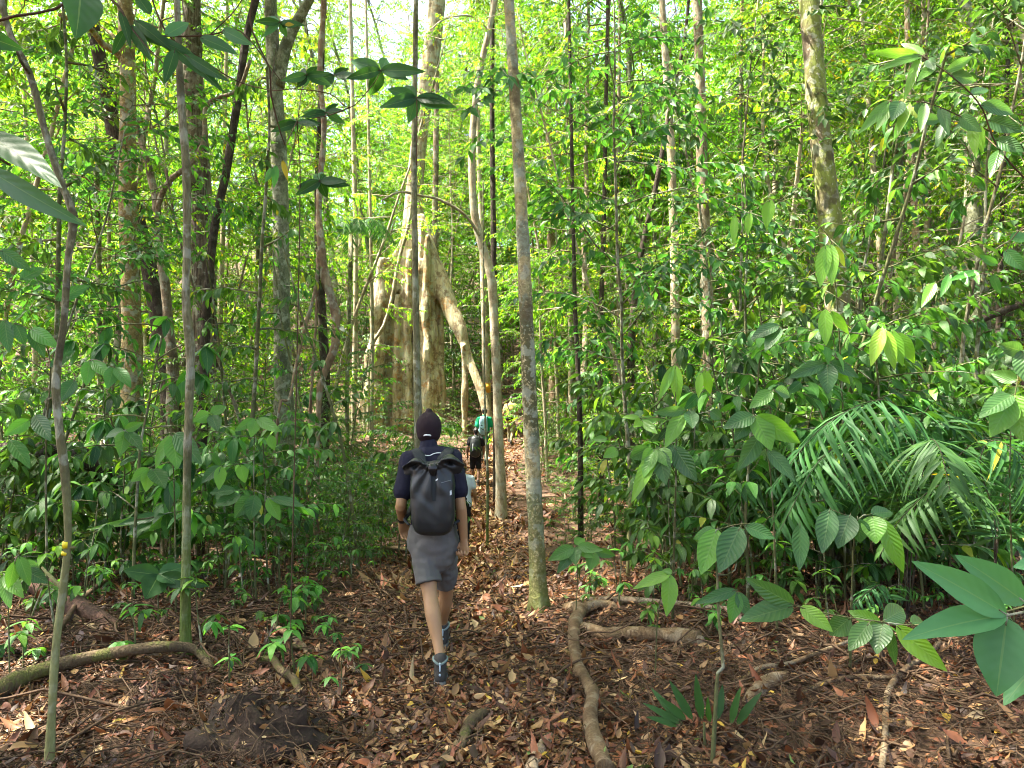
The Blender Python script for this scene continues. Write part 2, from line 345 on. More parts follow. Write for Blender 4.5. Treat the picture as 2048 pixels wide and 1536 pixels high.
# ================================================================== light
SUN_EL, SUN_AZ = R(64), R(-90)        # azimuth measured from +y (view direction) towards +x: sun high on the left, a little behind
w = bpy.data.worlds.new('World'); SC.world = w; w.use_nodes = True; nt = w.node_tree
sk = nt.nodes.new('ShaderNodeTexSky'); sk.sky_type = 'NISHITA'; sk.sun_disc = False; sk.sun_elevation = SUN_EL; sk.sun_rotation = SUN_AZ
sk.air_density = .7; sk.dust_density = 5.0; sk.ozone_density = .0
bg = nt.nodes['Background']; nt.links.new(sk.outputs[0], bg.inputs[0]); bg.inputs[1].default_value = .115
sl = bpy.data.lights.new('sun', 'SUN'); sl.energy = 5.0; sl.angle = R(.55); sl.color = (1, .93, .80)
so = bpy.data.objects.new('sun', sl); COL.objects.link(so)
sd = Vector((math.sin(SUN_AZ) * math.cos(SUN_EL), math.cos(SUN_AZ) * math.cos(SUN_EL), math.sin(SUN_EL)))
so.rotation_euler = sd.to_track_quat('Z', 'Y').to_euler(); so.location = sd * 40
SC.view_settings.view_transform = 'Standard'; SC.view_settings.look = 'None'; SC.view_settings.gamma = 1; SC.view_settings.exposure = 2.95
cy = SC.cycles; cy.max_bounces = 7; cy.diffuse_bounces = 4; cy.glossy_bounces = 2; cy.transmission_bounces = 4; cy.transparent_max_bounces = 4
cy.use_denoising = True; cy.denoiser = 'OPENIMAGEDENOISE'; cy.caustics_reflective = False; cy.caustics_refractive = False
cy.pixel_filter_type = 'BLACKMAN_HARRIS'; cy.filter_width = 1.0
cy.use_adaptive_sampling = True; cy.adaptive_threshold = .02; cy.sample_clamp_indirect = 8

# ================================================================== ground
def make_ground():
    xs = np.concatenate([np.linspace(-70, -9, 40)[:-1], np.linspace(-9, 9, 260)[:-1], np.linspace(9, 70, 40)])
    ys = np.concatenate([np.linspace(-14, 2, 12)[:-1], np.linspace(2, 16, 220)[:-1], np.linspace(16, 110, 100)])
    X, Y = np.meshgrid(xs, ys); Z = gz(X, Y)
    V = np.stack([X, Y, Z], -1).reshape(-1, 3); nx, ny = len(xs), len(ys)
    i = np.arange(ny - 1)[:, None] * nx + np.arange(nx - 1)[None]
    F = np.stack([i, i + 1, i + nx + 1, i + nx], -1).reshape(-1, 4)
    g = Geo(); g.add(V, F); o = link('ground', g, SOIL); tag(o, None, None, kind='structure'); return o
make_ground()

def make_litter():
    g = Geo(); rng = np.random.default_rng(3)
    def scatter(n, xr, yr, pw, size, kind, tshift=0, path_only=False):
        y = yr[0] + (yr[1] - yr[0]) * rng.random(n) ** pw
        x = (rng.random(n) * 2 - 1) * np.minimum(xr, .78 * y + .8)
        if path_only: x = xpath(y) + rng.normal(0, .45, n)
        k = np.sin(x * 2.1 + y * .8) * np.sin(y * 1.7 - x) * .5 + .5
        off = np.abs(x - xpath(y)); keep = rng.random(n) < (.42 + .35 * k + .5 * np.exp(-(off / .8) ** 2))
        x, y = x[keep], y[keep]; m = len(x)
        z = gz(x, y) + rng.random(m) ** 2 * .045 + .004
        a = rng.random(m) * 2 * PI; el = rng.normal(.05, .28, m)
        d = np.stack([np.cos(a) * np.cos(el), np.sin(a) * np.cos(el), np.sin(el)], -1)
        nr = np.stack([rng.normal(0, .38, m), rng.normal(0, .38, m), np.ones(m)], -1)
        L = size * np.exp(np.clip(rng.normal(0, .32, m), -.9, .7)); W = L * rng.uniform(.32, .60, m)
        t = np.clip(rng.beta(1.7, 1.9, m) * .92 + tshift + .10 * np.exp(-(off[keep] / .6) ** 2) - .05, 0, .945)
        sp = rng.random(m); t[sp > .978] = .96; t[sp > .994] = 1.0
        leaves(g, np.stack([x, y, z], -1), d, nr, L, W, kind, fold=rng.uniform(-.9, .9, m), droop=rng.normal(.05, .45, m), tint=t, wavy=.10 if kind == 'mid' else 0)
    scatter(66000, 6.5, (2.6, 9.5), 1.35, .054, 'mid')
    scatter(26000, 6.5, (2.6, 8.0), 1.3, .026, 'mid', -.05)
    scatter(4200, 5.5, (2.8, 8.0), 1.2, .080, 'mid', .1)
    scatter(300, 5, (3.4, 8.0), 1.1, .11, 'mid', .14)
    scatter(36000, 11, (8.5, 18), 1.3, .08, 'lo')
    scatter(9000, 2, (8, 27), 1.1, .11, 'lo', .12, True)
    scatter(30000, 26, (16, 40), 1.0, .16, 'lo', .05)
    o = link('leaf_litter', g, LM_litter)
    tag(o, 'carpet of brown and tan dead leaves over the forest floor', 'leaf litter', kind='stuff')
make_litter()
def make_twigs():
    g = Geo(); rng = random.Random(5)
    def one(x, y, L, r, curl, lift=.03):
        a = rng.random() * 2 * PI; n = 7; pts = []; z0 = rng.random() * .03
        for k in range(n):
            pts.append((x, y, gzf(x, y) + r + z0 + lift * math.sin(PI * k / (n - 1)) * rng.random())); a += rng.gauss(0, curl)
            x += math.cos(a) * L / n; y += math.sin(a) * L / n
        tube(g, pts, np.linspace(r, r * .45, n), 4, tint=rng.random())
    for _ in range(2700):
        y = 2.7 + 7.5 * rng.random() ** 1.3; x = (rng.random() * 2 - 1) * (.75 * y + .3)
        if abs(x - float(xpath(y))) < .55 and rng.random() < .75: continue
        one(x, y, rng.uniform(.25, .95), rng.choice([.0022, .003, .004, .006]), .35, rng.choice([.02, .05, .12]))
    for cx, cyy, n in ((1.3, 4.6, 330), (2.3, 4.2, 240), (-2.0, 4.2, 260), (-1.6, 7.6, 260), (.9, 5.4, 160), (2.6, 5.6, 200), (-3.2, 5.6, 220), (-1.0, 3.5, 90)):
        for _ in range(n):
            one(cx + rng.gauss(0, .5), cyy + rng.gauss(0, .42), rng.uniform(.3, .8), rng.choice([.0018, .0025, .0035]), .3, .06)
    for cx, cyy, sx, sy, n in ((-1.7, 7.3, .9, .7, 130), (-2.6, 6.0, .9, .7, 60), (-1.2, 6.3, .4, .5, 40), (1.6, 5.6, .8, .6, 45), (2.6, 4.6, .7, .7, 60), (.5, 5.9, .5, .3, 20), (-2.2, 4.4, .6, .5, 40)):
        for _ in range(n): one(cx + rng.gauss(0, sx), cyy + rng.gauss(0, sy), rng.uniform(.5, 1.5), rng.choice([.004, .006, .008, .011]), .28, rng.choice([.03, .08, .16]))
    o = link('fallen_twigs', g, BK['twig']); tag(o, 'tangle of thin brown twigs and root threads over the forest floor', 'twigs', kind='stuff')
make_twigs()
# ================================================================== foliage prototypes
class Acc:
    def __init__(s): s.b = []; s.d = []; s.n = []; s.L = []; s.t = []
    def put(s, b, d, n, L, t): s.b.append(b); s.d.append(d); s.n.append(n); s.L.append(L); s.t.append(t)
    def flush(s, g, kind, wr=.42, fold=.25, droop=.3, wavy=0):
        if s.b: 
            L = np.array(s.L); leaves(g, np.array(s.b), np.array(s.d), np.array(s.n), L, L * wr, kind, fold, droop, np.array(s.t), wavy=wavy)
def twig_leaves(acc, pts, spacing, L, rng, hang=.35, start=.1, tm=.45, ts=.22, up=.7):
    """alternate leaves along a twig, roughly horizontal, tips hanging a little"""
    seg = np.linalg.norm(np.diff(pts, axis=0), axis=1); tot = seg.sum(); cum = np.concatenate([[0], np.cumsum(seg)])
    s = tot * start; side = rng.choice([-1, 1])
    while s <= tot:
        k = min(len(seg) - 1, int(np.searchsorted(cum, s, 'right')) - 1); f = (s - cum[k]) / (seg[k] + 1e-9)
        p = pts[k] + (pts[k + 1] - pts[k]) * f; t = (pts[k + 1] - pts[k]) / (seg[k] + 1e-9)
        lat = np.array([-t[1], t[0], 0]); lat /= np.linalg.norm(lat) + 1e-9
        d = lat * side * rng.uniform(.6, 1) + t * rng.uniform(.3, .9) + np.array([0, 0, -hang * rng.uniform(.3, 1.7)])
        acc.put(p, d, np.array([rng.gauss(0, .5), rng.gauss(0, .5), up]), L * rng.uniform(.65, 1.2), min(1, max(0, rng.gauss(tm, ts))))
        side = -side; s += spacing * rng.uniform(.7, 1.3)
    t = pts[-1] - pts[-2]; acc.put(pts[-1], t / np.linalg.norm(t) + np.array([0, 0, -hang * .6]), np.array([0, 0, 1.]), L, min(1, max(0, rng.gauss(tm + .1, ts))))

def slender_proto(seed, H, r, nb, blen, L, first, sp, tm=.45):
    rng = random.Random(seed); gt, gl, acc = Geo(), Geo(), Acc()
    tp = branch_pts((0, 0, -.3), (rng.gauss(0, .04), rng.gauss(0, .04), 1), H + .3, 14, 0, .055, rng)
    tube(gt, spline(tp, .3), np.linspace(r, r * .25, len(spline(tp, .3))), 8, .06, ph=seed)
    for k in range(nb):
        f = first + (1 - first) * ((k + rng.random()) / nb); i = f * 14; a = int(min(13, i)); p = tp[a] + (tp[a + 1] - tp[a]) * (i - a)
        az = k * 2.4 + rng.gauss(0, .4); bl = blen * rng.uniform(.6, 1.25) * (1.15 - .55 * abs(f - .55))
        bp = branch_pts(p, (math.cos(az), math.sin(az), rng.uniform(-.15, .95)), bl, 5, .08, .16, rng)
        tube(gt, bp, np.linspace(r * .28, .004, 6), 4)
        for j in range(rng.randint(6, 8)):
            q = rng.uniform(.25, 1) * 5; c = int(min(4, q)); p2 = bp[c] + (bp[c + 1] - bp[c]) * (q - c); az2 = az + rng.choice([-1, 1]) * rng.uniform(.4, 1.2)
            tp2 = branch_pts(p2, (math.cos(az2), math.sin(az2), rng.uniform(-.4, .7)), bl * rng.uniform(.3, .6), 4, .12, .2, rng)
            tube(gt, tp2, np.linspace(.006, .003, 5), 3)
            twig_leaves(acc, tp2, sp, L, rng, tm=tm)
        twig_leaves(acc, bp, sp * 1.3, L, rng, start=.5, tm=tm)
    acc.flush(gl, 'lo', .44)
    return gt.mesh('slender_trunk'), gl.mesh('slender_crown')
def crown_proto(seed, Rr, H, L, sp, tm=.4, nl=7):
    rng = random.Random(seed); gt, gl, acc = Geo(), Geo(), Acc()
    for k in range(nl):
        az = k * 2.4 + rng.gauss(0, .3); el = rng.uniform(.1, 1.1)
        b = branch_pts((0, 0, H * .3 * k / nl), (math.cos(az), math.sin(az), el), Rr * rng.uniform(.75, 1.1), 6, .03, .15, rng)
        tube(gt, b, np.linspace(.045, .012, 7), 5)
        for j in range(9):
            q = rng.uniform(.2, 1) * 6; c = int(min(5, q)); p2 = b[c] + (b[c + 1] - b[c]) * (q - c); a2 = az + rng.gauss(0, 1.1)
            b2 = branch_pts(p2, (math.cos(a2), math.sin(a2), rng.uniform(-.2, .6)), Rr * rng.uniform(.3, .55), 5, .06, .16, rng)
            tube(gt, b2, np.linspace(.014, .005, 6), 4)
            for m in range(4):
                q = rng.uniform(.2, 1) * 5; c = int(min(4, q)); p3 = b2[c] + (b2[c + 1] - b2[c]) * (q - c); a3 = a2 + rng.gauss(0, 1)
                b3 = branch_pts(p3, (math.cos(a3), math.sin(a3), rng.uniform(-.2, .4)), Rr * rng.uniform(.14, .28), 3, .08, .15, rng)
                tube(gt, b3, np.linspace(.005, .003, 4), 3); twig_leaves(acc, b3, sp, L, rng, tm=tm)
    acc.flush(gl, 'lo', .45)
    return gt.mesh('crown_limbs'), gl.mesh('crown_leaves')

CROWN = [crown_proto(s, 2.3, 1.6, .12, .045) for s in (11, 12, 13)]
for a, b in CROWN: a.materials.append(BK['brown']); b.materials.append(LM_bg)
SLEN = []
for k, (H, r, nb, bl, L, f, sp, bk, tm) in enumerate([(13, .055, 40, 1.7, .105, .16, .038, 'tan', .45), (10, .045, 36, 1.5, .095, .10, .036, 'brown', .55), (16, .075, 42, 2.0, .12, .25, .04, 'brown', .40),
        (7, .03, 30, 1.3, .10, .10, .036, 'greybrown', .5), (12, .05, 40, 1.6, .085, .14, .032, 'tan', .62), (18, .10, 40, 2.3, .12, .35, .04, 'greygreen', .42), (9, .04, 30, 1.5, .20, .12, .085, 'brown', .5), (14, .06, 34, 1.9, .17, .2, .07, 'tan', .35)]):
    a, b = slender_proto(100 + k, H, r, nb, bl, L, f, sp, tm); a.materials.append(BK[bk]); b.materials.append(LM_bg); SLEN.append((a, b))

# ================================================================== the trunks one can tell apart
def trunk_tree(name, label, cat, pts, d, bark, ztop=11, crown=None, cs=1.0, rough=.05, flare=0, limbs=(), sides=16, base_px=None, group=None, taper=.75, ground=True):
    """trunk through the listed photo points (x, y, width) at distance d, continued down to the ground and up out of view"""
    W = [np.array([*P(x, y, d), (.66 if d < 4 else .8 if d < 6 else .84 if d < 10 or name == 'bent_tree' else 1.0) * wd / 2 / FPX * d]) for x, y, wd in pts]
    if ground:
        b = W[-1].copy(); zg = gzf(b[0], b[1])
        if b[2] > zg + .15: b = b + np.array([0, 0, 0, .0]); b[2] = zg; b[3] *= 1.08; W.append(b)
    base = np.array([W[-1][0], W[-1][1], gzf(W[-1][0], W[-1][1])])
    low = W[-1].copy(); low[2] = base[2] - .25; W.append(low)
    if W[0][2] < ztop:
        dv = W[0] - W[1]; dv = dv / max(.3, dv[2]); dv[:2] = np.clip(dv[:2], -.25, .25); dv[3] = 0
        h = ztop - W[0][2]; mid = W[0] + dv * h * .5; top = W[0] + dv * h * .8; top[2] = ztop; mid[2] = W[0][2] + h * .5
        mid[3] = W[0][3] * (1 + taper) / 2; top[3] = W[0][3] * taper
        W = [top, mid] + W
    S = spline(W[::-1], max(.06, d * .012)); S[:, :3] -= base
    t = thing(name, label, cat, base, group=group)
    g = Geo(); rad = S[:, 3].copy()
    hgt = S[:, 2] 
    if flare: rad = rad * (1 + flare * np.exp(-np.clip(hgt, 0, 9) / .18))
    fl = None
    if flare:
        fl = lambda th, i: 1 + flare * .5 * np.exp(-np.clip(hgt, 0, 9) / .22)[:, None] * np.sin(4 * th + 1)
    tube(g, S[:, :3], rad, sides, rough, ph=d, flare=fl)
    for lp, lw in limbs:
        Q = [np.array([*P(x, y, d + dd), .84 * lw / 2 / FPX * d]) for x, y, dd in lp]; q = spline(Q, .15); q[:, :3] -= base
        q[:, 3] *= np.linspace(1, .55, len(q)); tube(g, q[:, :3], q[:, 3], 8, .08, ph=lw)
    tk = link('trunk', g, BK[bark], t)
    if crown is not None:
        a, b = CROWN[crown]; rz = d * 3.3
        for nm, me in (('limbs', a), ('crown', b)):
            o = link(nm, me, None, t); o.location = S[-1, :3] - np.array([0, 0, .4 * cs]); o.rotation_euler = (0, 0, rz); o.scale = (cs, cs, cs)
    return t, tk
d_main = GP(1078, 1222).y
TR = {}
TR['main'] = trunk_tree('pale_tree', 'straight pale trunk blotched with moss and lichen, standing right beside the trail', 'tree', [(1017, -10, 25), (1030, 200, 27), (1043, 420, 30), (1052, 620, 33), (1062, 860, 36), (1072, 1060, 37), (1077, 1190, 39), (1078, 1222, 44)], d_main, 'pale', 9.5, 0, 1.1, .03, .25)
d2 = GP(371, 1312).y
TR['grey'] = trunk_tree('slim_tree', 'slim grey trunk with kink at mid height and bright green moss at its foot', 'tree', [(354, -10, 15), (356, 60, 16), (362, 200, 19), (372, 330, 20), (374, 480, 19), (372, 600, 20), (379, 680, 24), (381, 740, 21), (375, 900, 19), (373, 1050, 20), (371, 1200, 23), (371, 1290, 24), (371, 1312, 30)], d2, 'greybrown', 8, 1, .9, .04, .3)
d3 = 3.62
TR['crooked'] = trunk_tree('crooked_sapling', 'thin crooked sapling trunk with a yellow paint band, nearest the camera', 'tree', [(2, -10, 17), (22, 70, 18), (60, 150, 20), (95, 280, 21), (128, 380, 21), (147, 435, 26), (136, 520, 20), (128, 640, 20), (112, 760, 23), (119, 860, 24), (131, 960, 25), (136, 1080, 20), (127, 1170, 22), (112, 1290, 22), (104, 1420, 22), (98, 1530, 24)], d3, 'thin', 5.2, 2, .55, .05, .2,
    limbs=[([(128, 1180, 0), (108, 1160, .05), (84, 1135, .1)], 11), ([(136, 1098, 0), (146, 1094, 0), (152, 1095, 0)], 8), ([(60, 150, 0), (40, 120, -.1), (20, 60, -.2)], 9), ([(146, 440, 0), (160, 438, -.02)], 12)], sides=12)
g = Geo(); Q = [P(133.5, 1083, d3), P(133, 1096, d3)]; b0 = Vector(TR['crooked'][0].location)
tube(g, [np.array(q - b0) for q in Q], 8.1 / FPX * d3, 14, 0); tube(g, [np.array(P(132, 1104, d3) - b0), np.array(P(131, 1110, d3) - b0)], 8.2 / FPX * d3, 14, 0)
YEL = plain('yellow_paint', (.62, .50, .01), .5, var=.25, vscale=40); link('paint_band', g, YEL, TR['crooked'][0])
trunk_tree('yellow_bark_tree', 'stout tree with yellowish brown flaky bark and a forked stub high up', 'tree', [(249, -10, 28), (254, 100, 30), (256, 200, 30), (255, 330, 33), (257, 450, 35), (262, 600, 37), (264, 780, 40)], 11.5, 'yellow', 13, 1, 1.5, .04, .15,
    limbs=[([(250, 125, 0), (232, 105, -.1), (205, 88, -.25), (185, 62, -.5), (170, 50, -.8), (120, 30, -1.4)], 17), ([(247, 95, 0), (225, 70, .3), (205, 55, .6)], 11), ([(248, 410, 0), (238, 395, -.1), (200, 380, -.2), (170, 355, -.3), (135, 345, -.4)], 7)])
trunk_tree('dark_leaning_tree', 'dark brown trunk leaning behind the yellow barked tree', 'tree', [(180, 30, 24), (190, 70, 25), (212, 180, 28), (235, 300, 30), (272, 430, 30), (303, 560, 32), (328, 700, 36), (342, 800, 38)], 13.5, 'dark', 12, 2, 1.4, .05)
trunk_tree('shaggy_bark_tree', 'thick trunk with stringy shaggy reddish grey bark', 'tree', [(382, -10, 36), (386, 150, 40), (396, 300, 43), (402, 450, 45), (408, 600, 47), (412, 800, 54)], 16, 'shaggy', 17, 0, 1.9, .06, .2, sides=20)
trunk_tree('forked_tree', 'twisted small tree that forks into crooked bare limbs', 'tree', [(268, 230, 11), (285, 290, 12), (298, 340, 14), (312, 400, 17), (313, 440, 18), (318, 500, 18), (330, 570, 18), (338, 660, 20), (345, 780, 24)], 12.4, 'brown', 6.3, None, 1, .08,
    limbs=[([(314, 430, 0), (322, 392, -.1), (345, 355, -.2), (370, 338, -.25), (398, 305, -.3), (410, 270, -.3), (411, 215, -.3), (440, 195, -.4), (478, 178, -.5), (500, 120, -.6)], 15), ([(410, 215, -.3), (395, 200, -.3), (372, 215, -.4)], 8), ([(322, 392, -.1), (335, 360, 0), (318, 310, .2), (300, 240, .3), (275, 205, .4)], 7)])
trunk_tree('slanting_tree', 'thin dark grey trunk slanting up to the right behind the slim grey trunk', 'tree', [(513, -10, 15), (492, 80, 15), (478, 180, 16), (455, 330, 16), (430, 450, 16), (418, 560, 17), (412, 640, 18)], 12.2, 'dark', 12, 1, 1.0, .05)
trunk_tree('grey_green_tree', 'smooth grey green trunk with a thick pinkish fork leaning right near the top', 'tree', [(541, -10, 24), (548, 150, 29), (556, 270, 32), (561, 400, 32), (563, 560, 33), (565, 700, 34), (568, 850, 40)], 12.8, 'greygreen', 14, 2, 1.6, .03, .2,
    limbs=[([(556, 175, 0), (565, 115, 0), (585, 60, -.05), (605, 25, -.1), (640, -40, -.2)], 36)])
trunk_tree('spindly_tree', 'spindly dark trunk with pale lichen spots rising behind the man in the cap', 'tree', [(832, -10, 12), (830, 150, 13), (828, 320, 14), (830, 500, 15), (833, 700, 17), (836, 870, 20)], 9.8, 'greybrown', 11, 0, 1.0, .04, .15)
trunk_tree('bent_tree', 'pale brown trunk with a gentle bend beside the trail where the far hikers walk', 'tree', [(992, -10, 15), (978, 60, 15), (955, 170, 16), (944, 300, 17), (948, 420, 19), (964, 490, 21), (983, 560, 22), (990, 680, 21), (995, 800, 21), (999, 900, 22), (1002, 980, 25)], 17, 'tan', 17, 1, 1.3, .04, .2,
    limbs=[([(965, 480, 0), (930, 430, -.4), (880, 400, -.9), (845, 392, -1.3), (800, 384, -1.8), (765, 400, -2.2)], 8), ([(978, 60, 0), (940, 32, -.3), (890, 38, -.6), (860, 60, -.9)], 5)])
trunk_tree('dark_pole_tree', 'straight thin dark trunk just right of the bent pale brown trunk', 'tree', [(985, -10, 9), (984, 200, 10), (986, 400, 11), (988, 560, 12), (990, 720, 11), (992, 860, 12)], 18.6, 'dark', 14, 2, .9, .05)
t_, _ = trunk_tree('sunlit_pole_tree', 'sunlit pale pole of a trunk with an orange paint mark', 'tree', [(962, 420, 11), (966, 520, 14), (970, 640, 15), (973, 800, 17)], 25.8, 'tan', 14, None, 1, .03)
g = Geo(); tube(g, [np.array(P(972.5, y, 25.8) - t_.location) for y in (766, 786)], 8.8 / FPX * 25.8, 12); link('paint_band', g, plain('orange_paint', (.62, .30, .03), .6, var=.2), t_)
trunk_tree('thin_pole_tree', 'hair thin dark stem crossing in front of the hiker in green', 'tree', [(968, 640, 3), (969, 760, 3.5), (971, 860, 4), (975, 940, 5)], 14.0, 'greybrown', 6.5, None, 1, .03)
trunk_tree('pale_lit_tree', 'tall pale trunk with bright bark standing in the thicket right of the blotched pale trunk', 'tree', [(1323, -10, 13), (1334, 170, 15), (1342, 300, 17), (1347, 450, 17), (1350, 600, 18), (1352, 740, 19)], 15.5, 'tan', 16, 0, 1.3, .04)
trunk_tree('dark_slanting_tree', 'dark slanting trunk crossing behind the tall pale bright barked trunk', 'tree', [(1352, 160, 8), (1338, 230, 9), (1312, 370, 10), (1290, 470, 11), (1274, 560, 13), (1262, 720, 15)], 14.5, 'dark', 10.5, None, 1, .06)
trunk_tree('grey_brown_tree', 'grey brown trunk of even width between the bright pale trunk and the mossy yellow one', 'tree', [(1394, -10, 19), (1398, 90, 20), (1402, 250, 22), (1405, 370, 23), (1411, 500, 24), (1418, 720, 26)], 14, 'brown', 15, 1, 1.3, .04)
trunk_tree('mossy_tree', 'big leaning trunk painted yellow green by moss above the thicket', 'tree', [(1616, -10, 38), (1626, 100, 40), (1638, 250, 41), (1652, 370, 44), (1666, 500, 48), (1676, 620, 50), (1686, 790, 54)], 10.2, 'moss', 12.5, 2, 1.6, .03, .15, sides=20)
trunk_tree('stout_tree', 'stout rough brown trunk near the slope with the fallen dark log', 'tree', [(1926, -10, 24), (1936, 100, 27), (1945, 380, 31), (1950, 520, 37), (1957, 640, 42), (1962, 780, 46)], 16.5, 'greygreen', 17, 0, 1.7, .05, .2)
trunk_tree('reddish_thin_tree', 'thin reddish brown trunk left of the stout rough trunk on the slope', 'tree', [(1813, -10, 10), (1820, 250, 12), (1829, 420, 13), (1837, 560, 14), (1842, 700, 15)], 15.5, 'liana', 15, 1, 1.0, .05)
for k, (pts, d, bk, lb) in enumerate([
    ([(1740, 250, 10), (1755, 450, 12), (1764, 560, 13), (1772, 700, 14)], 18, 'tan', 'thin pale trunk right behind the mossy yellow trunk'),
    ([(1815, 330, 8), (1800, 470, 10), (1793, 600, 10), (1788, 700, 11)], 19, 'tan', 'pale slightly curved thin trunk between mossy trunk and reddish thin trunk'),
    ([(1852, 250, 9), (1856, 420, 10), (1850, 520, 10), (1858, 680, 12)], 18.5, 'brown', 'thin brown wavy trunk just left of the stout rough trunk'),
    ([(2006, 380, 9), (2000, 560, 10), (1998, 700, 12)], 17, 'dark', 'thin dark trunk right of the stout rough trunk'),
    ([(1212, 200, 8), (1208, 420, 9), (1204, 560, 10), (1200, 720, 11)], 17, 'dark', 'thin dark upright stem in the gap right of the blotched pale trunk'),
    ([(1238, 180, 7), (1236, 400, 9), (1238, 640, 10), (1240, 760, 10)], 19, 'brown', 'thin brown stem second in the gap right of the blotched pale trunk'),
    ([(1148, 520, 8), (1150, 620, 9), (1156, 740, 10), (1160, 860, 11)], 12.5, 'dark', 'short dark stem close behind the blotched pale trunk'),
    ([(1100, 380, 14), (1103, 520, 17), (1106, 640, 20), (1108, 760, 22)], 25, 'liana', 'reddish trunk far behind the blotched pale trunk'),
    ([(640, 250, 12), (636, 400, 15), (640, 560, 17), (650, 760, 20)], 18, 'dark', 'dark trunk straight behind the twisted pale liana'),
    ([(738, 300, 6), (742, 500, 7), (745, 700, 8)], 22, 'tan', 'thin pale stem left of the great buttressed tree'),
    ([(60, 420, 8), (66, 560, 9), (70, 720, 10)], 18, 'tan', 'thin pale stem deep in the left side behind the crooked sapling'),
    ([(200, 500, 7), (203, 600, 8), (205, 720, 9)], 20, 'tan', 'thin pale stem left of the yellow barked tree'),
    ([(870, 420, 12), (868, 560, 14), (866, 700, 16)], 29, 'brown', 'brown trunk showing behind the great buttressed tree'),
    ([(1480, 300, 9), (1478, 480, 9), (1490, 640, 10)], 20, 'brown', 'thin brown trunk between the grey brown trunk and the mossy one'),
    ([(450, 250, 8), (446, 460, 10), (440, 640, 11)], 19, 'tan', 'thin pale trunk right of the shaggy barked trunk'),
    ([(1700, 20, 9), (1708, 300, 11), (1716, 560, 13)], 21, 'tan', 'straight pale trunk behind the mossy tree on the slope'),
    ([(1560, 60, 9), (1552, 300, 10), (1548, 560, 12)], 22, 'tan', 'straight pale trunk left of the mossy tree on the slope'),
    ([(700, -10, 8), (706, 250, 9), (712, 520, 10)], 24, 'tan', 'slim pale trunk left of the great buttressed tree high in the leaves'),
    ([(1130, -10, 8), (1136, 250, 9), (1140, 520, 10)], 23, 'tan', 'slim pale trunk right of the blotched trunk high in the leaves'),
]):
    trunk_tree('thin_tree', lb, 'tree', pts, d, bk, 14 + d * .25, k % 3 if d > 20 else None, 1.1, .05, sides=10)

# lianas ---------------------------------------------------------
def liana(label, strands, mat='liana'):
    x, y, d = strands[0][-1][0], strands[0][-1][1], strands[0][-1][3]
    q = P(x, y, d); base = Vector((q.x, q.y, gzf(q.x, q.y))); t = thing('liana', label, 'vine', base)
    for S in strands:
        Q = [np.array([*P(a, b, dd), .8 * wd / 2 / FPX * dd]) for a, b, wd, dd in S]
        e = Q[-1].copy()
        if S is strands[0] or e[2] > gzf(e[0], e[1]) + .1: e[2] = gzf(e[0], e[1]) - .05; Q.append(e)
        q = spline(Q, .08); q[:, :3] -= np.array(base); g = Geo(); tube(g, q[:, :3], q[:, 3], 10, .16, ph=x); link('stem', g, BK[mat], t)
    return t
liana('pale reddish twisted liana whose strands part and hang to the ground', [
    [(647, -60, 15, 10.6), (648, 0, 15, 10.6), (640, 150, 14, 10.6), (648, 250, 14, 10.6), (638, 400, 15, 10.6), (641, 480, 19, 10.5), (652, 560, 23, 10.5), (671, 625, 22, 10.5), (670, 690, 21, 10.4), (648, 750, 17, 10.4), (637, 820, 14, 10.4)],
    [(640, 480, 11, 10.5), (636, 540, 10, 10.5), (628, 590, 9, 10.4), (606, 670, 8, 10.3), (590, 740, 8, 10.2), (578, 800, 7, 10.1), (556, 830, 7, 10.0)],
    [(636, 500, 7, 10.6), (632, 640, 7, 10.6), (624, 760, 7, 10.6), (618, 880, 8, 10.6)]])
liana('thin pale liana curving down the left flank of the great buttressed tree', [[(830, 260, 8, 25), (822, 420, 8, 25), (798, 520, 9, 25), (783, 600, 9, 25), (768, 650, 9, 25), (745, 690, 9, 25), (738, 740, 8, 25)]], 'tan')
liana('slack hanging vine loop under the top branches at the upper left', [[(525, -60, 4, 4.6), (500, 40, 4, 4.6), (540, 140, 4, 4.6), (542, 190, 4, 4.7), (570, 290, 3, 4.9), (600, 320, 3, 5.2)]], 'twig')

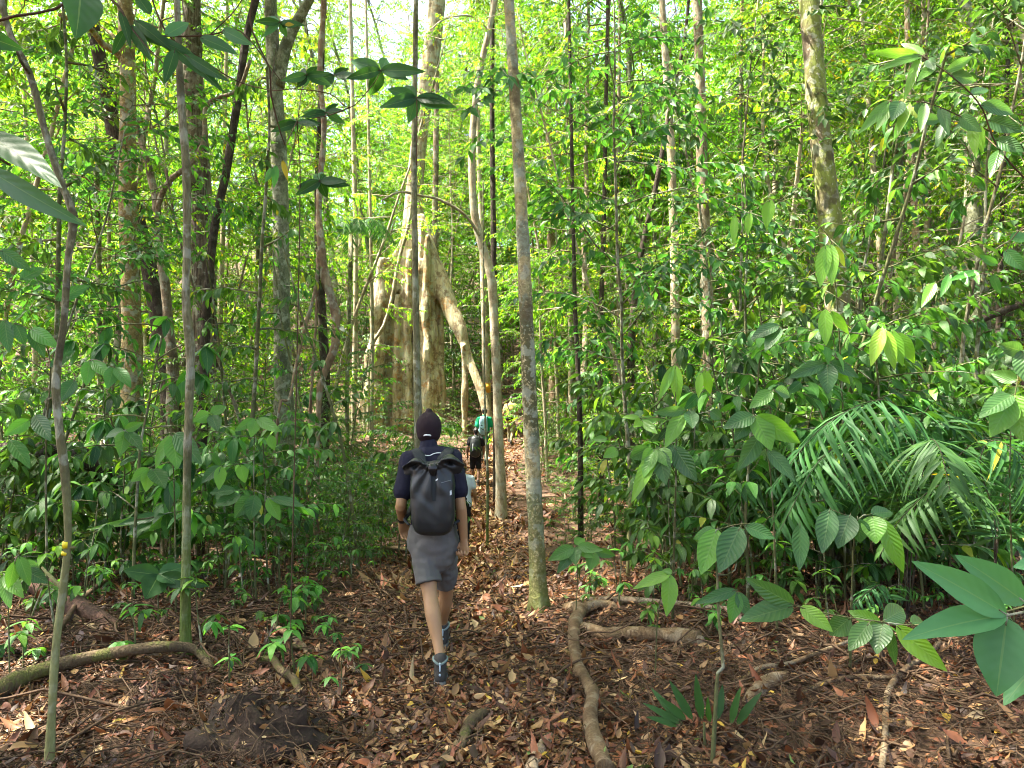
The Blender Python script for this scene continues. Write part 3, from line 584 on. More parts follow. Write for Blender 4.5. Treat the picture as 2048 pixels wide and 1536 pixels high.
# the great buttressed tree ------------------------------------------
def remesh(g, voxel, smooth=6, fac=.5):
    me = g.mesh('tmp'); o = bpy.data.objects.new('tmp', me); COL.objects.link(o)
    m = o.modifiers.new('r', 'REMESH'); m.mode = 'VOXEL'; m.voxel_size = voxel
    if smooth: s = o.modifiers.new('s', 'SMOOTH'); s.iterations = smooth; s.factor = fac
    dg = bpy.context.evaluated_depsgraph_get(); dg.update()
    r = bpy.data.meshes.new_from_object(o.evaluated_get(dg)); bpy.data.objects.remove(o); bpy.data.meshes.remove(me)
    r.polygons.foreach_set('use_smooth', np.ones(len(r.polygons), bool)); return r
def buttress():
    D = 27.0; rng = random.Random(9); bx = P(822, 850, D); base = np.array([bx.x, bx.y, gzf(bx.x, bx.y)])
    pp = lambda x, y, dd=0: np.array(P(x, y, D + dd)) - base; u = D / FPX
    g = Geo()
    S = spline([np.array([*pp(x, y), wd / 2 * u]) for x, y, wd in [(815, 900, 100), (815, 830, 92), (818, 740, 78), (821, 640, 66), (823, 540, 54), (826, 440, 42), (832, 340, 34), (846, 220, 32), (862, 110, 36), (872, 20, 36), (884, -120, 32), (896, -260, 26)]], .3)
    hg = np.linspace(0, 1, len(S))[:, None]
    tube(g, S[:, :3], S[:, 3], 40, 0, flare=lambda th, i: 1 + .18 * np.clip(1 - hg * 2.2, 0, 1) * np.sin(9 * th + 2 * hg) + .10 * np.clip(1 - hg * 1.6, 0, 1) * np.sin(5 * th + 1))
    def plate(outl, th, bulge=0):
        n = len(outl); c = np.array(outl)
        V = np.concatenate([c + np.array([0, -th, 0]), c + np.array([0, th, 0])])
        i = np.arange(n); j = (i + 1) % n; F4 = np.stack([i, j, j + n, i + n], -1)
        g.add(V, [F4, i[::-1][None], (i + n)[None]])
    # left plate buttress with its ragged upper edge and hollow
    plate([pp(*q, -.5) for q in [(762, 545), (768, 522), (784, 512), (797, 492), (806, 470), (822, 440), (840, 470), (840, 660), (812, 660), (803, 592), (797, 580), (788, 600), (779, 640), (764, 640)]], .14)
    plate([pp(*q, -.15) for q in [(756, 620), (770, 600), (850, 600), (872, 640), (876, 760), (886, 900), (740, 900), (748, 760)]], .10)
    col = lambda pts, dd, w, s=14: (lambda q: tube(g, q[:, :3], q[:, 3], s, .16, ph=w, flare=lambda th, i: 1 + 1.6 * np.abs(np.sin(th)) ** 1.5 + .12 * np.sin(i * .9 + w)))(spline([np.array([*pp(x, y, dd), ww * w / 2 * u]) for x, y, ww in pts], .25))
    col([(768, 520, .9), (762, 600, 1), (756, 680, 1.1), (750, 760, 1.3), (744, 900, 1.7)], -.8, 22)
    col([(796, 590, .7), (795, 700, 1), (795, 820, 1.2), (795, 900, 1.3)], -.9, 12)
    col([(856, 470, .6), (853, 600, 1), (856, 720, 1.2), (858, 900, 1.3)], -.95, 12)
    col([(778, 560, .7), (774, 680, 1), (772, 780, 1.2), (770, 900, 1.4)], -.5, 12)
    col([(785, 620, .7), (784, 720, 1), (786, 820, 1.3), (786, 900, 1.3)], -.55, 12)
    col([(808, 560, .8), (806, 680, 1), (804, 800, 1.2), (803, 900, 1.3)], -.75, 11)
    col([(822, 500, .8), (818, 640, 1), (817, 760, 1.2), (818, 900, 1.4)], -.85, 12)
    col([(842, 520, .8), (840, 660, 1), (846, 760, 1.2), (848, 900, 1.3)], -.8, 13)
    col([(861, 560, .8), (866, 660, 1), (868, 770, 1.2), (868, 900, 1.3)], -.7, 14)
    col([(880, 590, .8), (882, 680, 1), (884, 790, 1.1), (884, 900, 1.2)], -.5, 9)
    # right buttress: a slanting plate running down from the trunk
    def slab(pts, w, dy):
        for a in range(len(pts) - 1):
            pass
        q = spline([np.array([*pp(x, y, dd), ww * w / 2 * u]) for x, y, ww, dd in pts], .25)
        tube(g, q[:, :3], q[:, 3], 12, .05, flare=lambda th, i: np.where(np.ones_like(i) > 0, 1 - dy * np.abs(np.sin(th)), 1))
    slab([(840, 430, .55, -.3), (856, 500, 1.0, -.6), (878, 560, 1.1, -.8), (900, 615, 1.0, -1.0), (920, 660, .8, -1.2), (934, 705, .5, -1.3), (950, 750, .5, -1.5), (968, 800, .55, -1.7), (985, 880, .6, -1.9)], 36, .35)
    col([(926, 690, .8), (930, 760, 1), (928, 900, 1.1)], -1.3, 9)
    col([(846, 440, .6), (842, 500, .8), (836, 560, 1)], -.75, 8)
    me = remesh(g, .045, 4)
    t = thing('buttressed_tree', 'huge sunlit tree with tall plate buttresses and stilt roots at the end of the trail', 'tree', base)
    link('trunk', me, BK['buttress'], t)
    a, b = CROWN[1]; o = link('limbs', a, None, t); o.location = S[-1, :3] - np.array([0, 0, 1]); o.scale = (2.6,) * 3
    o = link('crown', b, None, t); o.location = S[-1, :3] - np.array([0, 0, 1]); o.scale = (2.6,) * 3
buttress()

# background forest: slender trees, every one its own object ---------------
ZL = {}
def bg_label(x, y):
    px = PX((x, y, gzf(x, y) + 3))[0]
    side = 'left of the twisted liana' if px < 640 else ('behind the great buttressed tree' if px < 1010 else ('behind the thicket between blotched pale trunk and mossy trunk' if px < 1620 else 'on the slope beyond the mossy trunk'))
    dist = 'nearer' if y < 21 else ('farther' if y < 33 else 'most distant')
    return f'{dist} slender leafy tree {side}', f'{dist} slender trees {side}'
def background():
    rng = random.Random(21); pts = []; n = 0; tries = 0; proto = {}
    bxx, byy = P(822, 850, 27).x, 27
    want = [(13, 22, 46), (22, 33, 100), (33, 50, 112)]
    for y0, y1, cnt in want:
        k = 0
        while k < cnt and tries < 60000:
            tries += 1
            y = rng.uniform(y0, y1); x = rng.uniform(-1, 1) * (y * .74 + 2)
            if abs(x - float(xpath(y))) < 1.3 and y < 30: continue
            px = PX((x, y, gzf(x, y) + 2))[0]
            if y < 26.8 and 700 < px < 1030: continue
            if y < 20 and 640 < px < 1060: continue
            # keep the light gap on the sunny side of the buttressed tree open
            lx, ly = x - bxx, y - byy; tt = lx * sd.x + ly * sd.y; hh = math.hypot(sd.x, sd.y); tt /= hh
            perp = abs(lx * sd.y - ly * sd.x) / hh
            if .3 < tt < 12 and perp < 4.4 and y < 33: continue
            if math.hypot(lx, ly) < 2.2: continue
            if any((x - a) ** 2 + (y - b) ** 2 < .55 * (1 + .02 * y) for a, b in pts): continue
            pts.append((x, y)); k += 1
            i = rng.choices(range(8), [3, 3, 2, 3, 3, 1.2 if y > 20 else .3, 2, 1.5])[0]
            lab, grp = bg_label(x, y)
            if i not in proto:
                t = thing('slender_tree', '', 'tree'); link('trunk', SLEN[i][0], None, t); link('crown', SLEN[i][1], None, t); proto[i] = t
            else: t = copy_tree(proto[i])
            t.location = (x, y, gzf(x, y)); t.rotation_euler = (rng.gauss(0, .03), rng.gauss(0, .03), rng.uniform(0, 6.3)); s = rng.uniform(.8, 1.2) * (1 + .012 * (y - 13)); t.scale = (s, s, s)
            tag(t, lab, 'tree', grp)
background()
def fill_trees():
    rng = random.Random(5); src = next(o for o in bpy.data.objects if o.name.startswith('slender_tree') and len(o.children) == 2 and o.children[0].data.name.startswith('slender_trunk.005') or o.name.startswith('slender_tree') and any(c.data.name.startswith('slender_crown.005') for c in o.children))
    for px, y in [(640, 36), (700, 33), (768, 38), (835, 41), (905, 36), (975, 39)]:
        t = copy_tree(src); x = (px - 1024) / FPX * y; t.location = (x, y, gzf(x, y)); t.rotation_euler = (0, 0, rng.uniform(0, 6)); s = rng.uniform(1.0, 1.35); t.scale = (s, s, s)
        tag(t, 'tall leafy tree on the hillside directly behind the great buttressed tree', 'tree', 'tall trees behind the buttressed tree')
fill_trees()
def far_forest():
    g = Geo(); rng = np.random.default_rng(8); n = 150000
    y = rng.uniform(50, 78, n); x = rng.uniform(-1, 1, n) * (y * .78)
    cl = np.sin(x * .9 + y * .3) * np.sin(y * .7 - x * .25) + .6 * np.sin(x * 2.3) * np.sin(y * 1.9)
    h = rng.random(n) ** .8 * (15 + 5 * cl); keep = rng.random(n) < .55 + .35 * np.sin(h * .8 + x * 1.3 + y)
    x, y, h = x[keep], y[keep], h[keep]; m = len(x)
    d = np.stack([rng.normal(0, 1, m), rng.normal(0, 1, m), rng.normal(-.3, .4, m)], -1)
    L = rng.uniform(.25, .5, m); leaves(g, np.stack([x, y, gz(x, y) + h], -1), d, np.stack([rng.normal(0, .5, m), rng.normal(0, .5, m), np.ones(m)], -1), L, L * .45, 'lo', tint=np.clip(rng.normal(.5, .22, m), 0, 1))
    o = link('forest', g, LM_bg); tag(o, 'far wooded hillside closing the view behind all the trunks', 'forest', kind='stuff')
    gt = Geo(); r2 = random.Random(4)
    for _ in range(130):
        yy = r2.uniform(50, 74); xx = r2.uniform(-1, 1) * yy * .75; p = np.array([xx, yy, gzf(xx, yy) - .3]); tube(gt, branch_pts(p, (r2.gauss(0, .05), 0, 1), r2.uniform(10, 17), 5, 0, .03, r2), np.linspace(r2.uniform(.12, .28), .07, 6), 7)
    o = link('forest_trunks', gt, BK['tan']); tag(o, 'many pale trunks of the far wooded hillside', 'forest', kind='stuff')
far_forest()
def added_shade_trees():
    """tall trees out of view, added round the camera so their crowns shade the trail"""
    rng = random.Random(31); proto = None
    spots = [(-7, 7.6, 13), (-5.0, 4.9, 12), (-3.4, 2.6, 12.5), (-9.5, 9.5, 13), (-5.5, 1.5, 12), (-8.5, 4.5, 13), (-6.5, -2.5, 12), (-3.2, -1.8, 13), (-12, 1, 14), (3.6, -2.0, 12), (6.4, 2.2, 13), (8.5, 6.5, 13), (-4.6, -6, 13), (.8, -6, 14), (10.2, 10.5, 14)]  # unseen trees, placed towards the sun to keep direct light off the foreground
    for x, y, h in spots:
        g = Geo(); q = branch_pts((0, 0, -.3), (rng.gauss(0, .03), rng.gauss(0, .03), 1), h, 10, 0, .02, rng); tube(g, q, np.linspace(.16, .08, 11), 10, .05)
        t = thing('added_shade_tree', 'unseen tall tree added to shade the trail with its leafy crown', 'tree', (x, y, gzf(x, y)), group='unseen trees added to shade the trail'); link('trunk', g, BK['brown'], t)
        for j in range(2):
            a, b = CROWN[rng.randrange(3)]; s = rng.uniform(1.25, 1.7)
            for nm, me in (('limbs', a), ('crown', b)):
                o = link(nm, me, None, t); o.location = q[-1] + np.array([0, 0, -1.2 * j - .5]); o.rotation_euler = (0, 0, j * 2 + x); o.scale = (s, s, s * .8)
added_shade_trees()
# ================================================================== understorey prototypes
def whorl(acc, p, d, n, L, rng, droop, tm, ts=.2):
    """leaves radiating from a branch tip, tips hanging"""
    p = np.array(p); d = np.array(d, float); d /= np.linalg.norm(d); az0 = rng.random() * 6.28
    for k in range(n):
        a = az0 + k * 2 * PI / n + rng.gauss(0, .25); dr = droop + rng.gauss(0, .3)
        v = np.array([math.cos(a), math.sin(a), 0]) * math.cos(dr) + np.array([0, 0, -math.sin(dr)]) + d * .25
        acc.put(p - d * rng.random() * .04, v, np.array([math.cos(a) * .5 * math.sin(dr), math.sin(a) * .5 * math.sin(dr), 1.]), L * rng.uniform(.65, 1.15), min(1, max(0, rng.gauss(tm, ts))))
def sapling_proto(seed, H, kind, L, nb, blen, tm, first=.3, lod='mid', nw=6, droop=.6, spacing=.07, wr=.37):
    rng = random.Random(seed); gs, gl, acc = Geo(), Geo(), Acc()
    sp = branch_pts((0, 0, -.08), (rng.gauss(0, .08), rng.gauss(0, .08), 1), H + .08, 9, 0, .05, rng); r = .006 + .0045 * H
    tube(gs, spline(sp, .12), np.linspace(r, r * .4, len(spline(sp, .12))), 7, .05)
    for k in range(nb):
        f = first + (1 - first) * (k + rng.random()) / nb; q = f * 8.99; c = int(q); p = sp[c] + (sp[c + 1] - sp[c]) * (q - c); az = k * 2.4 + rng.gauss(0, .4)
        b = branch_pts(p, (math.cos(az), math.sin(az), rng.uniform(.1, .7)), blen * rng.uniform(.6, 1.2), 5, .07, .1, rng)
        tube(gs, b, np.linspace(r * .5, .0025, 6), 5)
        if kind == 'whorl':
            whorl(acc, b[-1], b[-1] - b[-2], nw + rng.randint(-1, 2), L, rng, droop, tm)
            if rng.random() < .6: whorl(acc, b[3], b[3] - b[2], 3, L * .9, rng, droop, tm - .1)
        else:
            twig_leaves(acc, b, spacing, L, rng, hang=droop, start=.2, tm=tm)
            for j in range(rng.randint(1, 3)):
                q = rng.uniform(.3, .9) * 5; c = int(q); p2 = b[c] + (b[c + 1] - b[c]) * (q - c); a2 = az + rng.choice([-1, 1]) * rng.uniform(.4, 1.1)
                b2 = branch_pts(p2, (math.cos(a2), math.sin(a2), rng.uniform(-.1, .4)), blen * rng.uniform(.3, .6), 4, .09, .12, rng)
                tube(gs, b2, np.linspace(.004, .002, 5), 4); twig_leaves(acc, b2, spacing, L, rng, hang=droop, tm=tm)
    whorl(acc, sp[-1], (0, 0, 1), nw, L, rng, droop * .7, tm + .15)
    acc.flush(gl, lod, wr, fold=.22, droop=.35, wavy=.05 if lod == 'mid' else 0)
    return gs.mesh('sapling_stem'), gl.mesh('sapling_foliage')
SAP = {}
def reg(key, pr, lm): 
    pr[0].materials.append(BK['stem']); pr[1].materials.append(lm); SAP.setdefault(key, []).append(pr)
for s in range(3): reg('whorl', sapling_proto(200 + s, 1.5 + .35 * s, 'whorl', .26, 6 + s, .55, .38, .3, nw=6, droop=.7), LM_thick)
for s in range(2): reg('bigwhorl', sapling_proto(210 + s, 2.9 + .6 * s, 'whorl', .29, 13, .85, .36, .25, nw=6, droop=.75), LM_thick)
for s in range(3): reg('spray', sapling_proto(220 + s, 1.9 + .5 * s, 'spray', .225, 10 + 2 * s, .75, .45, .25, droop=.5, spacing=.095), LM_thick)
for s in range(3): reg('tallspray', sapling_proto(230 + s, 3.6 + .6 * s, 'spray', .235, 22, 1.05, .42, .2, droop=.55, spacing=.10), LM_thick)
for s in range(3): reg('seedling', sapling_proto(240 + s, .35 + .12 * s, 'whorl', .13, 2, .14, .5, .4, nw=5, droop=.35), LM_thick)
for s in range(4): reg('shrub', sapling_proto(250 + s, 1.2 + .4 * s, 'spray', .095, 14, .6, .55, .15, lod='lo', droop=.45, spacing=.04), LM_small)
for s in range(3): reg('bush', sapling_proto(260 + s, 2.2 + .6 * s, 'spray', .11, 24, .9, .45, .12, lod='lo', droop=.5, spacing=.042), LM_small)
for s in range(2): reg('whip', sapling_proto(270 + s, 5.2 + s, 'spray', .17, 9, .6, .45, .35, droop=.8, spacing=.09), LM_thick)
PROTO = {}
def plant(key, i, x, y, name, label, group, rz, s, rng, cat='plant', tilt=.06):
    pr = SAP[key][i % len(SAP[key])]
    if pr[0].name not in PROTO:
        t = thing(name, '', cat); link('stem', pr[0], None, t); link('foliage', pr[1], None, t); PROTO[pr[0].name] = t
    else: t = copy_tree(PROTO[pr[0].name]); t.name = name
    t.location = (x, y, gzf(x, y)); t.rotation_euler = (rng.gauss(0, tilt), rng.gauss(0, tilt), rz); t.scale = (s, s, s)
    return tag(t, label, cat, group)
def scatter_plants():
    rng = random.Random(77)
    def zone(n, xf, yf, keys, label, group, smin=.8, smax=1.2, mind=.3, names=None, ok=None):
        pts = []; tries = 0
        while len(pts) < n and tries < n * 60:
            tries += 1; y = rng.uniform(*yf); x = rng.uniform(*xf(y))
            if abs(x - float(xpath(y))) < .62 + .012 * y: continue
            if any((x - a) ** 2 + (y - b) ** 2 < mind ** 2 for a, b in pts): continue
            if ok and not ok(x, y): continue
            pts.append((x, y)); k = rng.choices(list(keys), list(keys.values()))[0]
            nm = {'whorl': 'sapling', 'bigwhorl': 'sapling', 'spray': 'sapling', 'tallspray': 'sapling', 'whip': 'sapling', 'seedling': 'seedling', 'shrub': 'shrub', 'bush': 'shrub'}[k]
            kind = {'whorl': 'broad leaved sapling', 'bigwhorl': 'tall broad leaved sapling', 'spray': 'glossy sapling of drooping leaves', 'tallspray': 'tall glossy sapling of drooping leaves',
                    'whip': 'whip thin tall sapling', 'seedling': 'low seedling', 'shrub': 'small leaved shrub', 'bush': 'big small leaved bush'}[k]
            s = rng.uniform(smin, smax)
            plant(k, rng.randrange(4), x, y, nm, kind + ' ' + label, kind + 's ' + group, rng.uniform(0, 6.3), s, rng)
    corr = lambda x, y: not (880 - 900 / y < PX((x, y, gzf(x, y) + .5))[0] < 1040 + 900 / y and y < 26)
    clear = lambda x, y: not (700 < PX((x, y, gzf(x, y) + 1))[0] < 1010 and 13 < y < 26.5)
    # thicket right of the blotched pale trunk
    px_ok = lambda x, y: PX((x, y, 1))[0] > 1100 + 1350 / y
    tall_ok = lambda x, y: 1330 < PX((x, y, 1))[0] - 500 / y and PX((x, y, 1))[0] < 1840
    zone(22, lambda y: (.55, .72 * y), (7.4, 11.5), dict(tallspray=5, bigwhorl=3), 'in the thicket right of the blotched pale trunk', 'in the right thicket', .72, .98, .5, ok=tall_ok)
    zone(24, lambda y: (.55, .72 * y), (7.4, 11.5), dict(spray=4, whorl=3), 'in the thicket right of the blotched pale trunk', 'in the right thicket', .8, 1.15, .5, ok=px_ok)
    zone(46, lambda y: (.5, .74 * y), (6.2, 9.5), dict(whorl=4, spray=4), 'low in front, right of the blotched pale trunk', 'in front of the right thicket', .55, .95, .35, ok=px_ok)
    zone(42, lambda y: (.2, .72 * y), (11, 16), dict(tallspray=1, bush=3, spray=3, shrub=4), 'deep between the blotched pale trunk and the stout trunk', 'deep in the right thicket', .8, 1.2, .5, ok=px_ok)
    # left thicket
    zone(40, lambda y: (-.72 * y, -1.9), (7.2, 11.5), dict(whorl=4, spray=4, shrub=1), 'between the slim grey trunk and the man in cap', 'left of the trail', .55, .9, .4, ok=lambda x, y: PX((x, y, 1))[0] < 580)
    zone(26, lambda y: (-.3 * y, -1.7), (8, 12), dict(shrub=2, seedling=3), 'near the liana, left of the man in cap', 'near the liana', .5, .8, .3, ok=lambda x, y: 560 < PX((x, y, 1))[0] < 770)
    zone(12, lambda y: (-.72 * y, -.36 * y), (6.4, 9.5), dict(whorl=2, spray=3, bigwhorl=1), 'at the far left beside the crooked sapling', 'at the far left', .6, 1.0, .5)
    zone(52, lambda y: (-.72 * y, -1.6), (11, 17), dict(bush=2, shrub=6, spray=2), 'behind the left hand thicket among the trunks', 'behind the left thicket', .7, 1.15, .4, ok=clear)
    # around the trail and the hikers
    zone(46, lambda y: (xpath(y) - 2.6, xpath(y) + 2.4), (12, 25), dict(shrub=5, seedling=3), 'beside the trail near the far hikers', 'beside the far trail', .45, .75, .3, ok=corr)
    zone(75, lambda y: (-.7 * y, .7 * y), (17, 27), dict(bush=5, shrub=4), 'on the rise below the buttressed tree and the slope trees', 'on the rise', .8, 1.3, .6, ok=clear)
    zone(60, lambda y: (-.68 * y, .68 * y), (27, 40), dict(bush=5), 'up the hillside behind the buttressed tree', 'up the hillside', 1.2, 2.0, .8)
    zone(26, lambda y: (xpath(y) - 3.5, xpath(y) + 3.8), (26, 31), dict(shrub=3, bush=1), 'round the foot of the buttressed tree', 'at the foot of the buttressed tree', .6, .9, .5, ok=lambda x, y: y > 27.8 or abs(x + 3.7) > 2.2)
    zone(6, lambda y: (.25 * y, .7 * y), (7.8, 11), dict(whip=1), 'rising through the right thicket', 'in the right thicket', .8, 1.2, .5, ok=px_ok)
    zone(7, lambda y: (-.7 * y, -.2 * y), (8, 12), dict(whip=1), 'rising through the left thicket', 'in the left thicket', .8, 1.2, .5)
    low = lambda x, y: 640 < PX((x, y, gzf(x, y) + .3))[0] < 1100 and abs(x - float(xpath(y))) > 1.15 and not (y < 27.6 and abs(x + 3.7) < .8)
    zone(110, lambda y: (-8.5, 2.2), (19.5, 28.5), dict(shrub=3, seedling=3), 'in the sunlit clearing round the buttressed tree', 'in the clearing', .4, .75, .3, ok=low)
    # seedlings
    zone(55, lambda y: (.6, .7 * y), (5.6, 8), dict(seedling=1), 'on the dead leaves below the right thicket', 'below the right thicket', .6, 1.2, .25)
    zone(26, lambda y: (-.7 * y, -.9), (4.6, 7.4), dict(seedling=1), 'on the open bank left of the trail', 'on the left bank', .6, 1.1, .4)
    zone(50, lambda y: (-.7 * y, -1.6), (6.0, 10), dict(seedling=1), 'on the dead leaves below the left thicket', 'below the left thicket', .6, 1.2, .25)
scatter_plants()
def layered_trees():
    rng = random.Random(8); protos = []
    for k in range(3):
        a, b = slender_proto(300 + k, 7.2 + .8 * k, .032, 24, 1.6, .17, .38, .085, .35); a.materials.append(BK['thin']); b.materials.append(LM_thick); protos.append((a, b))
    for k, (px, d, s, lb) in enumerate([(1255, 9.0, .95, 'layered broad leaved tree between blotched trunk and bright pale trunk'), (1500, 11.0, 1.05, 'layered broad leaved tree left of the mossy trunk'), (1890, 9.0, 1.0, 'layered broad leaved tree in front of the stout rough trunk'), (60, 9.0, .9, 'layered broad leaved tree behind the crooked sapling'), (1760, 12.5, 1.1, 'layered broad leaved tree right behind the mossy trunk')]):
        q = G(px, d); t = thing('understorey_tree', lb, 'tree', q, rng.uniform(0, 6), s=s); a, b = protos[k % 3]; link('trunk', a, None, t); link('crown', b, None, t)
layered_trees()

# ferns -------------------------------------------------------------
def frond(g_l, g_s, pts, nleaf, LL, W, rng, hang=.35, start=.18, tm=.5, fan=.7, kind='strap'):
    pts = np.asarray(pts); S = spline(pts, .03) if len(pts) > 2 else pts
    tube(g_s, S, np.linspace(.006, .002, len(S)), 5)
    acc = Acc(); n = len(S)
    for k in range(nleaf):
        f = start + (1 - start) * k / (nleaf - 1); i = min(n - 2, int(f * (n - 1))); p = S[i]; t = S[i + 1] - S[i]; t = t / (np.linalg.norm(t) + 1e-9)
        lat = np.cross(t, [0, 0, 1.]); lat /= np.linalg.norm(lat) + 1e-9; up = np.cross(lat, t)
        env = math.sin(PI * min(1, max(.06, (f - start) / (1 - start) * .86 + .12))) ** .6
        for sgn in (-1, 1):
            d = lat * sgn + t * (fan + rng.gauss(0, .16)) - np.array([0, 0, hang * rng.uniform(.2, 1.8)]) + up * .1
            acc.put(p, d, up + lat * sgn * -.15, LL * env * (rng.uniform(.8, 1.1) if rng.random() > .08 else rng.uniform(.3, .6)), min(1, max(0, rng.gauss(tm, .15))))
    L = np.array(acc.L); leaves(g_l, np.array(acc.b), np.array(acc.d), np.array(acc.n), L, W, kind, .35, .35, np.array(acc.t))
def fern_proto(seed, n, L, arch=.5):
    rng = random.Random(seed); gl, gs = Geo(), Geo()
    for k in range(n):
        a = k * 2.4 + rng.gauss(0, .2); u = np.array([math.cos(a), math.sin(a), 0])
        frond(gl, gs, [np.array([0, 0, 0.]), u * L * .25 + [0, 0, L * arch], u * L * .6 + [0, 0, L * arch * 1.25], u * L + [0, 0, L * arch * .8]], 26, L * .2, L * .03, rng, hang=.15, fan=.35)
    return gs.mesh('fern_stalks'), gl.mesh('fern_fronds')
def ferns():
    pr = fern_proto(5, 7, .9); pr[0].materials.append(BK['stem']); pr[1].materials.append(LM_small); first = None
    for k, (px, py, d, s, lb) in enumerate([(780, 830, 15.5, 1.15, 'feathery fern arching at the foot of the spindly dark trunk'), (850, 810, 17.5, .9, 'feathery fern behind the cap of the near hiker'), (215, 760, 12.5, 1.3, 'feathery fern in front of the yellow barked tree'), (40, 640, 11, 1.4, 'feathery fern at the far left under the crooked sapling'),
            (690, 900, 12.5, .8, 'feathery fern left of the near hiker beside the liana'), (480, 700, 13.5, 1.2, 'feathery fern right of the shaggy barked trunk'), (1260, 830, 13, 1.0, 'feathery fern in the gap right of the blotched trunk')]):
        if first is None: t = thing('fern', lb, 'fern'); link('stem', pr[0], None, t); link('fronds', pr[1], None, t); first = t
        else: t = copy_tree(first); t['label'] = lb
        q = P(px, py, d); t.location = (q.x, q.y, gzf(q.x, q.y)); t.rotation_euler = (0, 0, k * 1.7); t.scale = (s, s, s)
ferns()

# the palm on the right ------------------------------------------------
def palms():
    rng = random.Random(15)
    def palm(label, base_px, d, fr, LL, nleaf, W, tm=.5, stem=True):
        bp = G(base_px, d); base = np.array(bp); t = thing('understorey_palm', label, 'palm', base)
        for pts in fr:
            gl, gs = Geo(), Geo(); Q = [np.array(P(x, y, d + dd)) - base for x, y, dd in pts]
            Q = [np.array([0, 0, .02 * rng.random()])] + Q
            S = spline(Q, .05); f0 = .0
            seg = np.cumsum(np.linalg.norm(np.diff(S, axis=0), axis=1)); seg /= seg[-1]; l0 = np.linalg.norm(Q[1] - Q[0]); tot = sum(np.linalg.norm(Q[k + 1] - Q[k]) for k in range(len(Q) - 1))
            frond(gl, gs, Q, nleaf, LL, W, rng, hang=.75, start=max(.2, l0 / tot * .92), tm=tm, fan=.75)
            s = link('stalk', gs, BK['dark'], t); link('leaflets', gl, LM_palm, t)
    palm('large dark glossy palm with long arching fronds on the right of the thicket', 1815, 6.3, [
        [(1815, 1000, 0), (1822, 870, -.1), (1770, 800, -.5), (1650, 850, -1.0), (1540, 980, -1.2)],
        [(1818, 980, .05), (1835, 860, .2), (1880, 800, .3), (1960, 860, .2), (2040, 990, -.1)],
        [(1810, 990, .1), (1812, 860, .5), (1790, 790, 1.2), (1730, 780, 2.0), (1660, 810, 2.4)],
        [(1850, 1000, .1), (1900, 880, .6), (1950, 830, 1.2), (2020, 830, 1.7), (2090, 890, 1.9)],
        [(1830, 1020, -.1), (1850, 930, -.5), (1860, 880, -1.0), (1880, 900, -1.5), (1900, 980, -1.8)],
        [(1800, 1030, -.1), (1770, 930, -.4), (1720, 880, -.8), (1640, 920, -1.2), (1560, 1060, -1.5)], [(1850, 1020, 0), (1910, 920, -.1), (1980, 880, -.3), (2060, 950, -.6), (2110, 1060, -.8)]], .60, 42, .028)
    palm('young palm with a fan of narrow leaflets low at the right edge', 1990, 5.6, [[(1990, 1050, 0), (1960, 930, -.1), (1990, 880, -.2), (2060, 930, -.4), (2110, 1020, -.5)], [(1985, 1060, 0), (1940, 990, -.2), (1880, 970, -.5), (1800, 1040, -.7), (1760, 1110, -.8)], [(1995, 1060, .1), (2010, 960, .5), (2050, 900, 1.0), (2110, 900, 1.4)]], .45, 30, .03)
    palm('young palm with pale narrow leaflets low in the middle of the right thicket', 1640, 7.3, [[(1640, 1050, 0), (1620, 960, -.1), (1560, 930, -.4), (1480, 1000, -.6), (1430, 1090, -.7)], [(1645, 1040, 0), (1660, 930, .2), (1700, 880, .5), (1760, 920, .7)], [(1640, 1060, 0), (1650, 980, -.4), (1690, 960, -.8), (1730, 1040, -1.1)], [(1640, 1040, .1), (1600, 930, .4), (1540, 880, .9), (1470, 890, 1.2)]], .45, 30, .028)
    palm('small fan of palm leaflets low beside the dark post under the palm', 1770, 5.4, [[(1770, 1190, 0), (1765, 1170, 0), (1740, 1180, -.2), (1700, 1215, -.3)], [(1775, 1190, 0), (1790, 1170, .1), (1820, 1175, .1), (1850, 1200, .1)]], .2, 14, .02, .5)
palms()
def fan_palm(label, px, py, d, s):
    rng = random.Random(px); q = P(px, py, d); base = np.array([q.x, q.y, gzf(q.x, q.y)]); H = q.z - base[2]
    t = thing('palm_tree', label, 'palm', base); g = Geo(); tube(g, branch_pts((0, 0, -.2), (0, 0, 1), H + .2, 6, 0, .02, rng), .06, 8); link('trunk', g, BK['greybrown'], t)
    gl, gs = Geo(), Geo()
    for k in range(11):
        a = k * 2.4; u = np.array([math.cos(a), math.sin(a), 0]); e = rng.uniform(.2, .9)
        frond(gl, gs, [np.array([0, 0, H]), u * s * .35 + [0, 0, H + s * e * .5], u * s * .75 + [0, 0, H + s * e * .55], u * s * 1.1 + [0, 0, H + s * (e * .3 - .35)]], 30, s * .42, s * .03, rng, hang=.6, fan=.6)
    link('stalks', gs, BK['stem'], t); link('crown', gl, LM_palm, t)
for a in [('slim palm with drooping fronds high behind the slim grey trunk', 345, 120, 21, 1.7), ('slim palm with drooping fronds high right of the blotched trunk', 1232, 270, 22, 1.6), ('slim palm with drooping fronds below the mossy tree', 1290, 350, 19, 1.3), ('slim palm with drooping fronds at the left behind the dark leaning trunk', 225, 350, 17, 1.2), ('slim palm with drooping fronds right of the grey green trunk', 520, 420, 20, 1.3), ('slim palm with drooping fronds behind the grey brown trunk', 1465, 265, 21, 1.3), ('slim palm with drooping fronds behind the twisted liana', 700, 470, 21, 1.2)]: fan_palm(*a)
